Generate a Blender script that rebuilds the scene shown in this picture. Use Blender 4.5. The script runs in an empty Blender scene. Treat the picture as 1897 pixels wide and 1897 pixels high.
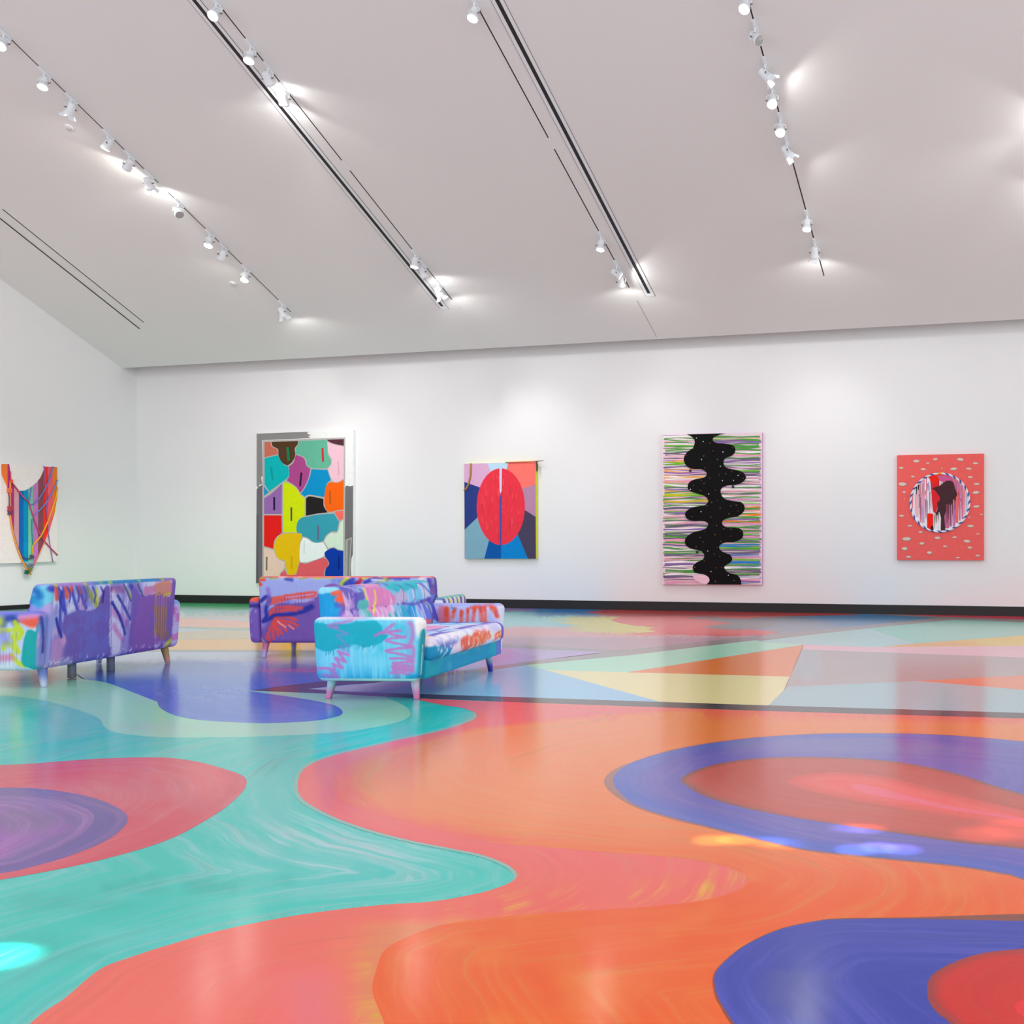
import bpy, bmesh, math, random
import numpy as np
from mathutils import Vector, Matrix
from mathutils.geometry import delaunay_2d_cdt

random.seed(7)
rng = np.random.default_rng(7)
scene = bpy.context.scene
COL = scene.collection

# ------------------------------------------------------------------ camera, world, exposure
FOC, CX, HY, CAMH = 1897.0, 1423.0, 1014.0, 1.15
YAW = math.atan2(1914 - CX, FOC)
cam_data = bpy.data.cameras.new('camera')
cam_data.sensor_width = 36.0
cam_data.lens = 36.0
cam_data.shift_x = -(CX - 948.5) / 1897.0
cam_data.shift_y = (HY - 948.5) / 1897.0
cam_data.clip_end = 200
cam = bpy.data.objects.new('camera', cam_data)
cam.location = (0, 0, CAMH)
cam.rotation_euler = (math.pi / 2, 0, YAW)
COL.objects.link(cam)
scene.camera = cam

world = bpy.data.worlds.new('world')
scene.world = world
world.use_nodes = True
bg = world.node_tree.nodes['Background']
bg.inputs[0].default_value = (0.95, 0.97, 1.0, 1)
bg.inputs[1].default_value = 1.46          # even fill light added for brightness; rear and right walls are left unbuilt

SPILL_POWER, BEAM_POWER = 14.0, 3.6
scene.view_settings.view_transform = 'Standard'
scene.view_settings.look = 'None'
scene.view_settings.exposure = 0.0
scene.view_settings.gamma = 1.0
scene.view_settings.use_curve_mapping = False
try:
    scene.cycles.max_bounces = 8
    scene.cycles.diffuse_bounces = 5
    scene.cycles.sample_clamp_indirect = 6.0
    scene.cycles.use_denoising = True
except Exception:
    pass

# ------------------------------------------------------------------ tracing geometry (a spot in the photo -> a place in the room)
FW = np.array([-math.sin(YAW), math.cos(YAW), 0.0])
RT = np.array([math.cos(YAW), math.sin(YAW), 0.0])
UP = np.array([0, 0, 1.0])
EYE = np.array([0, 0, CAMH])
WALL_Y = 17.55
WALL_X = -18.28
EDGE_Y, EDGE_Z, SLOPE = 17.19, 4.866, 0.4613


def rays(P):
    P = np.asarray(P, float)
    return FW + RT * ((P[..., 0:1] - CX) / FOC) + UP * ((HY - P[..., 1:2]) / FOC)


def on_plane(P, o, n):
    d = rays(P)
    o = np.asarray(o, float); n = np.asarray(n, float)
    t = ((o - EYE) @ n) / (d @ n)
    return EYE + d * t[..., None]


def on_floor(P, z=0.0):
    return on_plane(P, (0, 0, z), (0, 0, 1))


CEIL_N = np.array([0, SLOPE, 1.0]) / math.hypot(1, SLOPE)
CEIL_O = np.array([0, EDGE_Y, EDGE_Z])
CEIL_V = np.array([0, 1.0, -SLOPE]) / math.hypot(1, SLOPE)


def on_ceiling(x, y):
    return on_plane(np.array([[x, y]]), CEIL_O, CEIL_N)[0]


def crop(ox, oy, s):
    return lambda pts: [(ox + p[0] / s, oy + p[1] / s) + tuple(p[2:]) for p in pts]


def lin(c):
    c = np.asarray(c, float) / 255.0
    return np.where(c <= 0.04045, c / 12.92, ((c + 0.055) / 1.055) ** 2.4)


def vnoise(U, freq, seed=0):
    """smooth value noise in [0,1]; U (n,2), freq scalar or pair"""
    Q = np.asarray(U, float) * np.asarray(freq, float) + 1000.0 + seed * 37.3
    I = np.floor(Q).astype(np.int64); f = Q - I
    f = f * f * (3 - 2 * f)

    def h(a, b):
        n = (a * 374761393 + b * 668265263 + seed * 974711) & 0x7fffffff
        n = ((n ^ (n >> 13)) * 1274126177) & 0x7fffffff
        return ((n ^ (n >> 16)) & 0xffff) / 65535.0
    x, y = I[:, 0], I[:, 1]
    a = h(x, y) * (1 - f[:, 0]) + h(x + 1, y) * f[:, 0]
    b = h(x, y + 1) * (1 - f[:, 0]) + h(x + 1, y + 1) * f[:, 0]
    return a * (1 - f[:, 1]) + b * f[:, 1]


def fbm(U, freq, seed=0):
    f = np.asarray(freq, float)
    return 0.55 * vnoise(U, f, seed) + 0.3 * vnoise(U, f * 2.1, seed + 1) + 0.15 * vnoise(U, f * 4.3, seed + 2)


def sstep(a, b, x):
    t = np.clip((x - a) / (b - a), 0, 1)
    return t * t * (3 - 2 * t)


def seg_dist(U, pts, closed=False):
    U = np.asarray(U, float); pts = np.asarray(pts, float)
    best = np.full(len(U), 1e9)
    n = len(pts)
    for i in range(n if closed else n - 1):
        a = pts[i]; b = pts[(i + 1) % n]; ab = b - a
        L = ab @ ab
        if L < 1e-14:
            d = np.hypot(*(U - a).T)
        else:
            t = np.clip(((U - a) @ ab) / L, 0, 1)
            d = np.hypot(*(U - a - t[:, None] * ab).T)
        best = np.minimum(best, d)
    return best


def inside(U, pts):
    U = np.asarray(U, float); pts = np.asarray(pts, float)
    c = np.zeros(len(U), bool); n = len(pts)
    for i in range(n):
        x1, y1 = pts[i]; x2, y2 = pts[(i + 1) % n]
        if y1 == y2:
            continue
        m = ((y1 > U[:, 1]) != (y2 > U[:, 1])) & (U[:, 0] < (x2 - x1) * (U[:, 1] - y1) / (y2 - y1) + x1)
        c ^= m
    return c


def catmull(p, seg):
    p = [np.asarray(q, float) for q in p]
    if len(p) < 3:
        return p
    ext = [2 * p[0] - p[1]] + p + [2 * p[-1] - p[-2]]
    out = []
    for i in range(1, len(ext) - 2):
        a, b, c, d = ext[i - 1:i + 3]
        for k in range(seg):
            t = k / seg
            out.append(0.5 * (2 * b + (c - a) * t + (2 * a - 5 * b + 4 * c - d) * t * t + (3 * b - a - 3 * c + d) * t ** 3))
    out.append(p[-1])
    return out


def loop(pts, seg=6):
    """closed outline; points with a third entry are corners, the rest is a smooth curve"""
    P = [np.array(p[:2], float) for p in pts]
    cor = [i for i, p in enumerate(pts) if len(p) > 2]
    if len(cor) == len(pts):
        return np.array(P)
    if not cor:
        n = len(P)
        q = catmull(P[-2:] + P + P[:2], seg)
        return np.array(q[2 * seg:2 * seg + n * seg])
    out = []
    k0 = cor[0]
    order = list(range(k0, len(P))) + list(range(0, k0)) + [k0]
    cs = set(cor)
    run = [P[k0]]
    for i in order[1:]:
        run.append(P[i])
        if i in cs:
            q = catmull(run, seg)
            out += q[:-1]
            run = [P[i]]
    return np.array(out)


# ------------------------------------------------------------------ materials
def new_mat(name):
    m = bpy.data.materials.new(name)
    m.use_nodes = True
    nt = m.node_tree
    b = nt.nodes['Principled BSDF']
    return m, nt, b


def plain(name, rgb, rough=0.5, metal=0.0, var=0.04, scale=6.0, bump=0.0, spec=0.5, emit=None):
    m, nt, b = new_mat(name)
    c = lin(rgb)
    tc = nt.nodes.new('ShaderNodeTexCoord')
    nz = nt.nodes.new('ShaderNodeTexNoise')
    nz.inputs['Scale'].default_value = scale
    nz.inputs['Detail'].default_value = 4
    nt.links.new(tc.outputs['Object'], nz.inputs['Vector'])
    mx = nt.nodes.new('ShaderNodeMix'); mx.data_type = 'RGBA'
    mx.inputs[6].default_value = (*np.clip(c * (1 - var), 0, 1), 1)
    mx.inputs[7].default_value = (*np.clip(c * (1 + var), 0, 1), 1)
    nt.links.new(nz.outputs['Fac'], mx.inputs[0])
    nt.links.new(mx.outputs[2], b.inputs['Base Color'])
    b.inputs['Roughness'].default_value = rough
    b.inputs['Metallic'].default_value = metal
    b.inputs['Specular IOR Level'].default_value = spec
    if emit:
        b.inputs['Emission Color'].default_value = (*lin(emit[0]), 1)
        b.inputs['Emission Strength'].default_value = emit[1]
    if bump:
        bp = nt.nodes.new('ShaderNodeBump')
        bp.inputs['Strength'].default_value = bump
        bp.inputs['Distance'].default_value = 0.002
        n2 = nt.nodes.new('ShaderNodeTexNoise'); n2.inputs['Scale'].default_value = scale * 20
        nt.links.new(tc.outputs['Object'], n2.inputs['Vector'])
        nt.links.new(n2.outputs['Fac'], bp.inputs['Height'])
        nt.links.new(bp.outputs['Normal'], b.inputs['Normal'])
    return m


def painted(name, rough, weave=0.0, var=0.05, scale=(20, 20, 3), spec=0.4):
    """surface showing the brushed paint colours, with brush texture"""
    m, nt, b = new_mat(name)
    at = nt.nodes.new('ShaderNodeAttribute'); at.attribute_name = 'paint'
    tc = nt.nodes.new('ShaderNodeTexCoord')
    mp = nt.nodes.new('ShaderNodeMapping'); mp.inputs['Scale'].default_value = scale
    nt.links.new(tc.outputs['Object'], mp.inputs['Vector'])
    nz = nt.nodes.new('ShaderNodeTexNoise'); nz.inputs['Scale'].default_value = 1.0; nz.inputs['Detail'].default_value = 5
    nt.links.new(mp.outputs[0], nz.inputs['Vector'])
    mr = nt.nodes.new('ShaderNodeMapRange')
    mr.inputs[1].default_value = 0.25; mr.inputs[2].default_value = 0.75
    mr.inputs[3].default_value = 1 - var; mr.inputs[4].default_value = 1 + var
    nt.links.new(nz.outputs['Fac'], mr.inputs[0])
    vm = nt.nodes.new('ShaderNodeVectorMath'); vm.operation = 'SCALE'
    nt.links.new(at.outputs['Color'], vm.inputs[0])
    nt.links.new(mr.outputs[0], vm.inputs['Scale'])
    nt.links.new(vm.outputs[0], b.inputs['Base Color'])
    b.inputs['Roughness'].default_value = rough
    b.inputs['Specular IOR Level'].default_value = spec
    if weave:
        n2 = nt.nodes.new('ShaderNodeTexNoise'); n2.inputs['Scale'].default_value = 350
        nt.links.new(tc.outputs['Object'], n2.inputs['Vector'])
        bp = nt.nodes.new('ShaderNodeBump'); bp.inputs['Strength'].default_value = weave; bp.inputs['Distance'].default_value = 0.002
        nt.links.new(n2.outputs['Fac'], bp.inputs['Height'])
        nt.links.new(bp.outputs['Normal'], b.inputs['Normal'])
    return m


def mural_material():
    m, nt, b = new_mat('floor_mural_paint')
    N = nt.nodes.new; L = nt.links.new

    def attr(n):
        a = N('ShaderNodeAttribute'); a.attribute_name = n
        return a
    a1, a2, ad, aa = attr('paint'), attr('streak'), attr('flow'), attr('amount')
    tc = N('ShaderNodeTexCoord')
    sx = N('ShaderNodeSeparateXYZ'); L(tc.outputs['Object'], sx.inputs[0])

    def mul(sock, k):
        q = N('ShaderNodeMath'); q.operation = 'MULTIPLY'; q.inputs[1].default_value = k
        L(sock, q.inputs[0]); return q.outputs[0]

    # a wandering offset keeps the strokes from following the outline exactly
    w = N('ShaderNodeTexNoise'); w.inputs['Scale'].default_value = 1.3; w.inputs['Detail'].default_value = 2
    L(tc.outputs['Object'], w.inputs['Vector'])
    wd = N('ShaderNodeMath'); wd.operation = 'ADD'
    L(ad.outputs['Fac'], wd.inputs[0]); L(mul(w.outputs['Fac'], 0.16), wd.inputs[1])

    def streak(kd, kx, detail):
        cb = N('ShaderNodeCombineXYZ')
        L(mul(wd.outputs[0], kd), cb.inputs[0]); L(mul(sx.outputs[0], kx), cb.inputs[1]); L(mul(sx.outputs[1], kx), cb.inputs[2])
        n = N('ShaderNodeTexNoise'); n.inputs['Scale'].default_value = 1; n.inputs['Detail'].default_value = detail
        n.inputs['Roughness'].default_value = 0.62
        L(cb.outputs[0], n.inputs['Vector'])
        return n.outputs['Fac']
    s1 = streak(11, 0.9, 5)
    s2 = streak(42, 1.3, 3)

    def rng_(sock, a, b_, c, d):
        r = N('ShaderNodeMapRange'); r.interpolation_type = 'SMOOTHSTEP'
        for i, v in enumerate((a, b_, c, d)):
            r.inputs[1 + i].default_value = v
        L(sock, r.inputs[0]); return r.outputs[0]
    f1 = rng_(s1, 0.38, 0.70, 0, 1)
    f2 = rng_(s2, 0.42, 0.66, 0.35, 1.0)
    ff = N('ShaderNodeMath'); ff.operation = 'MULTIPLY'; L(f1, ff.inputs[0]); L(f2, ff.inputs[1])
    fa = N('ShaderNodeMath'); fa.operation = 'MULTIPLY'; L(ff.outputs[0], fa.inputs[0]); L(aa.outputs['Fac'], fa.inputs[1])
    mx = N('ShaderNodeMix'); mx.data_type = 'RGBA'
    L(fa.outputs[0], mx.inputs[0]); L(a1.outputs['Color'], mx.inputs[6]); L(a2.outputs['Color'], mx.inputs[7])
    # darker, denser paint where the brush was freshly loaded
    s3 = streak(11, 0.9, 4)
    k3 = rng_(s3, 0.52, 0.72, 1.0, 0.80)
    km = N('ShaderNodeMix'); km.data_type = 'FLOAT'; km.inputs[2].default_value = 1.0
    L(aa.outputs['Fac'], km.inputs[0]); L(k3, km.inputs[3])
    vm = N('ShaderNodeVectorMath'); vm.operation = 'SCALE'
    L(mx.outputs[2], vm.inputs[0]); L(km.outputs[0], vm.inputs['Scale'])
    L(vm.outputs[0], b.inputs['Base Color'])
    b.inputs['Roughness'].default_value = 0.165
    b.inputs['Specular IOR Level'].default_value = 0.5
    return m


M_WALL = plain('wall_white_paint', (238, 239, 240), 0.7, var=0.01, scale=1.2, bump=0.05)
M_CEIL = plain('ceiling_white_paint', (231, 233, 232), 0.8, var=0.01, scale=1.0)
M_BASE = plain('baseboard_black_vinyl', (14, 13, 15), 0.45, var=0.1)
M_WHITE = plain('white_enamel', (232, 238, 242), 0.35, var=0.02)
M_DARK = plain('dark_metal_groove', (28, 27, 26), 0.5, var=0.1)
M_GREYMETAL = plain('grey_metal', (120, 124, 124), 0.45, var=0.06)
M_LENS_ON = plain('lit_lens', (255, 252, 244), 0.3, emit=((255, 252, 244), 8.0))
M_LENS_OFF = plain('unlit_lens', (168, 170, 166), 0.2)
M_CANVAS = painted('painted_canvas', 0.7, var=0.04, scale=(14, 14, 14), spec=0.15)
M_FABRIC = painted('painted_fabric', 0.6, weave=0.25, var=0.06, scale=(60, 60, 5))
M_LEG = painted('painted_wood_leg', 0.4, var=0.05, scale=(30, 30, 30))
M_MURAL = mural_material()


# ------------------------------------------------------------------ mesh helpers
def link(name, me, parent=None, mat=None):
    o = bpy.data.objects.new(name, me)
    COL.objects.link(o)
    if mat is not None:
        me.materials.append(mat)
    if parent is not None:
        o.parent = parent
    return o


def mesh(name, V, Fc, mat=None, parent=None, smooth=False, paint=None):
    me = bpy.data.meshes.new(name)
    me.from_pydata([tuple(map(float, v)) for v in V], [], [tuple(map(int, f)) for f in Fc])
    if paint is not None:
        a = me.attributes.new('paint', 'FLOAT_COLOR', 'POINT')
        c = np.ones((len(V), 4), np.float32); c[:, :3] = np.asarray(paint)
        a.data.foreach_set('color', c.ravel())
    if smooth:
        me.polygons.foreach_set('use_smooth', [True] * len(me.polygons))
    me.update()
    return link(name, me, parent, mat)


def thing(name, label, cat, loc=(0, 0, 0), rz=0.0, group=None):
    o = bpy.data.objects.new(name, None)
    o.empty_display_size = 0.1
    COL.objects.link(o)
    o.location = loc; o.rotation_euler = (0, 0, rz)
    o['label'] = label; o['category'] = cat
    if group:
        o['group'] = group
    return o


def structure(o):
    o['kind'] = 'structure'
    return o


def box(x0, x1, y0, y1, z0, z1):
    V = [(x0, y0, z0), (x1, y0, z0), (x1, y1, z0), (x0, y1, z0), (x0, y0, z1), (x1, y0, z1), (x1, y1, z1), (x0, y1, z1)]
    Fc = [(0, 3, 2, 1), (4, 5, 6, 7), (0, 1, 5, 4), (1, 2, 6, 5), (2, 3, 7, 6), (3, 0, 4, 7)]
    return V, Fc


def join(*parts):
    V, Fc = [], []
    for v, f in parts:
        k = len(V); V += list(v); Fc += [tuple(i + k for i in q) for q in f]
    return V, Fc


def frame_box(o, u, v, n, a, b, c):
    """box spanned by ranges a,b,c along axes u,v,n from o"""
    V, Fc = box(a[0], a[1], b[0], b[1], c[0], c[1])
    o, u, v, n = (np.asarray(t, float) for t in (o, u, v, n))
    W = [o + u * p[0] + v * p[1] + n * p[2] for p in V]
    if np.dot(np.cross(u, v), n) < 0:
        Fc = [tuple(reversed(f)) for f in Fc]
    return W, Fc


def lathe(prof, axis, o, seg=24, cap0=True, cap1=True):
    """profile of (distance along axis, radius)"""
    ax = np.asarray(axis, float); ax /= np.linalg.norm(ax)
    t = np.array([0, 0, 1.0]) if abs(ax[2]) < 0.9 else np.array([1.0, 0, 0])
    e1 = np.cross(ax, t); e1 /= np.linalg.norm(e1); e2 = np.cross(ax, e1)
    V, Fc = [], []
    for h, r in prof:
        for k in range(seg):
            a = 2 * math.pi * k / seg
            V.append(np.asarray(o) + ax * h + (e1 * math.cos(a) + e2 * math.sin(a)) * r)
    for j in range(len(prof) - 1):
        for k in range(seg):
            k2 = (k + 1) % seg
            Fc.append((j * seg + k, j * seg + k2, (j + 1) * seg + k2, (j + 1) * seg + k))
    if cap0:
        Fc.append(tuple(reversed(range(seg))))
    if cap1:
        Fc.append(tuple(range((len(prof) - 1) * seg, len(prof) * seg)))
    return V, Fc


def tube(pts, r, seg=8):
    P = [np.asarray(p, float) for p in pts]
    n = len(P)
    rr = r if hasattr(r, '__len__') else [r] * n
    V, Fc = [], []
    prev = None
    for i in range(n):
        d = P[min(i + 1, n - 1)] - P[max(i - 1, 0)]
        d /= (np.linalg.norm(d) + 1e-9)
        if prev is None:
            t = np.array([0, 0, 1.0]) if abs(d[2]) < 0.9 else np.array([1.0, 0, 0])
            e1 = np.cross(d, t)
        else:
            e1 = prev - d * (prev @ d)
        e1 /= (np.linalg.norm(e1) + 1e-9); prev = e1
        e2 = np.cross(d, e1)
        for k in range(seg):
            a = 2 * math.pi * k / seg
            V.append(P[i] + (e1 * math.cos(a) + e2 * math.sin(a)) * rr[i])
    for i in range(n - 1):
        for k in range(seg):
            k2 = (k + 1) % seg
            Fc.append((i * seg + k, i * seg + k2, (i + 1) * seg + k2, (i + 1) * seg + k))
    Fc.append(tuple(reversed(range(seg)))); Fc.append(tuple(range((n - 1) * seg, n * seg)))
    return V, Fc


# ------------------------------------------------------------------ room shell
X_R, Y_N = 9.0, -3.0
structure(mesh('wall_back', *box(WALL_X - 0.3, X_R, WALL_Y, WALL_Y + 0.3, -0.2, 6.2), M_WALL))
structure(mesh('wall_left', *box(WALL_X - 0.3, WALL_X, Y_N, WALL_Y, -0.2, 15.5), M_WALL))
structure(mesh('baseboard_back', *box(WALL_X + 0.015, X_R, WALL_Y - 0.015, WALL_Y, 0.0, 0.163), M_BASE))
ql = [on_plane(np.array([[0.0, 1123.2]]), (WALL_X, 0, 0), (1, 0, 0))[0], on_plane(np.array([[50.0, 1118.7]]), (WALL_X, 0, 0), (1, 0, 0))[0]]
structure(mesh('baseboard_left', *box(WALL_X, WALL_X + 0.015, Y_N, WALL_Y, 0.0, float((ql[0][2] + ql[1][2]) / 2)), M_BASE))


def ceil_z(y):
    return EDGE_Z + SLOPE * (EDGE_Y - y)


V = [(WALL_X, Y_N, ceil_z(Y_N)), (X_R, Y_N, ceil_z(Y_N)), (X_R, EDGE_Y, EDGE_Z), (WALL_X, EDGE_Y, EDGE_Z)]
V += [(a, b, c + 0.35) for a, b, c in V]
structure(mesh('ceiling', V, [(3, 2, 1, 0), (4, 5, 6, 7), (0, 1, 5, 4), (1, 2, 6, 5), (2, 3, 7, 6), (3, 0, 4, 7)], M_CEIL))
structure(mesh('recess_cap', *box(WALL_X, X_R, EDGE_Y - 0.02, WALL_Y, EDGE_Z + 0.36, EDGE_Z + 0.40), M_GREYMETAL))  # unseen cap over the ceiling gap, made grey to deepen the shade there
a = on_ceiling(1176, 549); b = on_ceiling(1217, 624)
structure(mesh('trim_2', *frame_box(a, (1, 0, 0), CEIL_V, -CEIL_N, (-0.004, 0.004), (0, float(np.linalg.norm(b - a))), (-0.003, 0.0015)), M_GREYMETAL))
# ------------------------------------------------------------------ the painted floor
def pig(c, sat=1.2):
    c = np.asarray(c, float); g = c.mean(axis=-1, keepdims=True)
    val = 1.06 - 0.16 * np.clip((c.max(-1, keepdims=True) - c.min(-1, keepdims=True)) / 130, 0, 1)
    return lin(np.clip(g + (c - g) * sat, 4, 255)) * val


class Mural:
    def __init__(s):
        s.V, s.F, s.c1, s.c2, s.d, s.a = [], [], [], [], [], []
        s.k = 0

    def base(s, x0, x1, y0, y1, rgb):
        k = len(s.V)
        s.V += [(x0, y0, 0), (x1, y0, 0), (x1, y1, 0), (x0, y1, 0)]
        s.F.append((k, k + 1, k + 2, k + 3))
        c = lin(rgb)
        s.c1 += [c] * 4; s.c2 += [c * 1.05] * 4; s.d += [0, 0, 1, 1]; s.a += [0.2] * 4

    def add(s, pts, col, col2=None, amp=0.25, cf=None, step=None, seg=6, flow=None, hard=False):
        """pts: outline traced on the photo; cf(P, d, colour) may vary the paint across the patch"""
        if hard:
            pts = [(p[0], p[1], 1) for p in pts]
        out = loop(pts, seg)
        z = 0.0004 + s.k * 0.00014; s.k += 1
        span = np.ptp(out, axis=0)
        if step is None:
            step = 15 if max(span) > 500 else 10
        sy = step * (1.0 if span[1] > 120 else 0.4)
        gx = np.arange(out[:, 0].min(), out[:, 0].max(), step); gy = np.arange(out[:, 1].min(), out[:, 1].max(), sy)
        G = np.stack(np.meshgrid(gx, gy), -1).reshape(-1, 2)
        G = G + rng.uniform(-0.25, 0.25, G.shape) * np.array([step, sy])
        if len(G):
            G = G[inside(G, out)]
        if len(G):
            G = G[seg_dist(G, out, True) > 0.3 * sy]
        n = len(out)
        rings = []
        if cf is not None and not hard:
            tn = np.roll(out, -1, 0) - np.roll(out, 1, 0)
            tn /= (np.linalg.norm(tn, axis=1, keepdims=True) + 1e-9)
            nr = np.stack([-tn[:, 1], tn[:, 0]], 1)
            for dist in (3.0, 7.0, 12.0):
                for sgn in (1, -1):
                    q = out + nr * dist * sgn
                    q = q[inside(q, out)]
                    if len(q):
                        q = q[seg_dist(q, out, True) > dist * 0.8]
                    rings += list(q)
        if rings:
            G = np.concatenate([np.array(rings), G[seg_dist(G, out, True) > 15] if len(G) else G.reshape(0, 2)])
        allp = [Vector(p) for p in out] + [Vector(p) for p in G]
        v2, _, f2, *_ = delaunay_2d_cdt(allp, [], [list(range(n))], 1, 1e-4)
        P = np.array([tuple(v) for v in v2])
        W = on_floor(P, z)
        ow = on_floor(out, z)
        # only the outline inside the visible floor steers the brush
        d = seg_dist(W[:, :2], ow[:, :2], True)
        c = np.tile(np.array(col, float), (len(P), 1))
        if cf is not None:
            c = np.clip(cf(P, d, c), 0, 255)
        c2 = col2(P, d) if callable(col2) else np.tile(np.array(col2, float), (len(P), 1)) if col2 is not None else np.clip(c * 0.85 + 48, 0, 255)
        fl = flow(P) if flow is not None else d
        am = np.clip(amp(P, d) if callable(amp) else amp * np.ones(len(P)), 0, 1)
        k = len(s.V)
        s.V += [tuple(w) for w in W]
        s.F += [tuple(i + k for i in f) for f in f2]
        s.c1 += list(pig(c)); s.c2 += list(pig(c2)); s.d += list(fl); s.a += list(am)

    def build(s):
        me = bpy.data.meshes.new('floor')
        me.from_pydata([tuple(map(float, v)) for v in s.V], [], s.F)
        n = len(s.V)
        for nm, src in (('paint', s.c1), ('streak', s.c2)):
            at = me.attributes.new(nm, 'FLOAT_COLOR', 'POINT')
            q = np.ones((n, 4), np.float32); q[:, :3] = np.array(src); at.data.foreach_set('color', q.ravel())
        for nm, src in (('flow', s.d), ('amount', s.a)):
            at = me.attributes.new(nm, 'FLOAT', 'POINT'); at.data.foreach_set('value', np.array(src, np.float32))
        # all faces look up
        bm = bmesh.new(); bm.from_mesh(me)
        bm.normal_update()
        bad = [f for f in bm.faces if f.normal.z < 0]
        bmesh.ops.reverse_faces(bm, faces=bad)
        bm.to_mesh(me); bm.free()
        return structure(link('floor', me, None, M_MURAL))


def blend(rgb, w0, w1, noise=0.0, sd=3):
    """colour rgb at the outline fading to the patch colour between distances w0..w1 (metres)"""
    def f(P, d, c):
        k = sstep(w0, w1, d + (fbm(P, 0.03, sd) - 0.5) * noise)[:, None]
        return np.array(rgb, float) * (1 - k) + c * k
    return f


def spots(rgb, cx, cy, rx, ry, strength=1.0, nz=0.5, sd=5):
    """a softly brushed patch of another colour"""
    def f(P, d, c):
        q = np.hypot((P[:, 0] - cx) / rx, (P[:, 1] - cy) / ry) + (fbm(P, (0.02, 0.06), sd) - 0.5) * nz * 2
        k = (strength * (1 - sstep(0.5, 1.15, q)))[:, None]
        return c * (1 - k) + np.array(rgb, float) * k
    return f


def chain(*fs):
    def f(P, d, c):
        for g in fs:
            c = g(P, d, c)
        return c
    return f


def band(rgb, y0, y1, soft=3.0, nz=6, sd=9, x0=None, x1=None, sx=20):
    def f(P, d, c):
        y = P[:, 1] + (fbm(P, (0.02, 0.08), sd) - 0.5) * nz * 2
        k = sstep(y0 - soft, y0 + soft, y) * (1 - sstep(y1 - soft, y1 + soft, y))
        if x0 is not None:
            k = k * sstep(x0 - sx, x0 + sx, P[:, 0] + (fbm(P, 0.06, sd + 4) - 0.5) * 40)
        if x1 is not None:
            k = k * (1 - sstep(x1 - sx, x1 + sx, P[:, 0] + (fbm(P, 0.06, sd + 5) - 0.5) * 40))
        k = k[:, None]
        return c * (1 - k) + np.array(rgb, float) * k
    return f


m = Mural()
m.base(WALL_X, X_R, Y_N, WALL_Y, (196, 160, 166))
rowflow = lambda P: on_floor(P)[:, 1] * 0.8

# far stretch by the back wall: loosely brushed bands (left, between the sofas)
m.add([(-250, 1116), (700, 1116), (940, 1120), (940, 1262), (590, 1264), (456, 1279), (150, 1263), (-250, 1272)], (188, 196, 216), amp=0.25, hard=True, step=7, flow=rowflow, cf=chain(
    band((70, 172, 118), 1114, 1126, 2, 3, 2), band((120, 168, 172), 1126, 1138, 2, 3, 3), band((150, 190, 200), 1131, 1134, 2, 3, 31, 380, 470),
    band((204, 184, 192), 1138, 1147, 2, 2, 4),
    band((172, 152, 200), 1222, 1246, 5, 5, 10, 330, None, 60), band((88, 118, 196), 1228, 1300, 6, 6, 12, 200, None, 60),
    band((170, 110, 180), 1236, 1246, 3, 3, 13, 480, None, 40),
    band((168, 154, 142), 1236, 1290, 6, 5, 11, None, 190, 30)))  # taupe band: shade and reflection under the left sofa put into the colour
for q_, c_, a_ in (([(-250, 1114), (700, 1119), (700, 1129), (470, 1127), (430, 1131), (400, 1128), (345, 1124), (-250, 1121)], (64, 172, 114), .4),
                   ([(-250, 1140), (340, 1145.5), (380, 1147), (480, 1152), (700, 1154), (700, 1166), (430, 1162.5), (340, 1160.5), (-250, 1152)], (252, 170, 158), .4),
                   ([(-250, 1152), (340, 1160.5), (430, 1162.5), (700, 1166), (700, 1173), (430, 1167.5), (340, 1163.5), (-250, 1155)], (158, 162, 150), .15),
                   ([(-250, 1163), (340, 1170.5), (395, 1167.5), (460, 1169.5), (700, 1175), (700, 1183), (460, 1182.5), (340, 1185.5), (-250, 1190)], (203, 180, 152), .15),
                   ([(-250, 1190), (340, 1185.5), (460, 1183), (700, 1182), (700, 1204), (330, 1203.5), (-250, 1203)], (255, 184, 108), .3),
                   ([(-250, 1203), (330, 1203.5), (700, 1204), (700, 1207.5), (330, 1207), (-250, 1207)], (156, 150, 150), .1)):
    m.add(q_, c_, amp=a_, hard=True, flow=rowflow)
# right of the near sofa, beside the wall
m.add([(780, 1121), (940, 1125), (1397, 1132), (1640, 1136), (1740, 1146), (1400, 1182), (1160, 1206), (1119, 1208), (780, 1196)], (206, 168, 172), amp=0.3, hard=True, step=7, flow=rowflow, cf=chain(
    band((226, 160, 155), 1160, 1181, 3, 4, 2, None, 1170, 30),
    band((184, 148, 162), 1180, 1212, 3, 3, 3),
    band((140, 214, 214), 1130, 1161, 3, 4, 4, None, 1085, 40), band((150, 132, 184), 1118, 1132, 2, 2, 5, None, 1010),
    band((238, 92, 84), 1130, 1176, 2, 4, 6, 1118, None, 34), band((226, 218, 92), 1143, 1171, 2, 6, 7, 1062, 1205, 26), band((226, 218, 92), 1143, 1152, 2, 4, 17, 1040, 1150, 40),
    band((186, 62, 62), 1120, 1138, 1.5, 3, 8, 1100, 1420), band((20, 120, 185), 1120, 1141, 2, 3, 9, 1000, 1120, 26),
    band((122, 128, 132), 1143, 1168, 2, 8, 10, 1300, 1500, 26), band((70, 140, 186), 1137, 1186, 2, 3, 12, 1480, None, 60), band((120, 140, 160), 1150, 1180, 2, 6, 14, 1390, 1540, 40)))
z5 = crop(900, 1080, 3.794)
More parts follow.
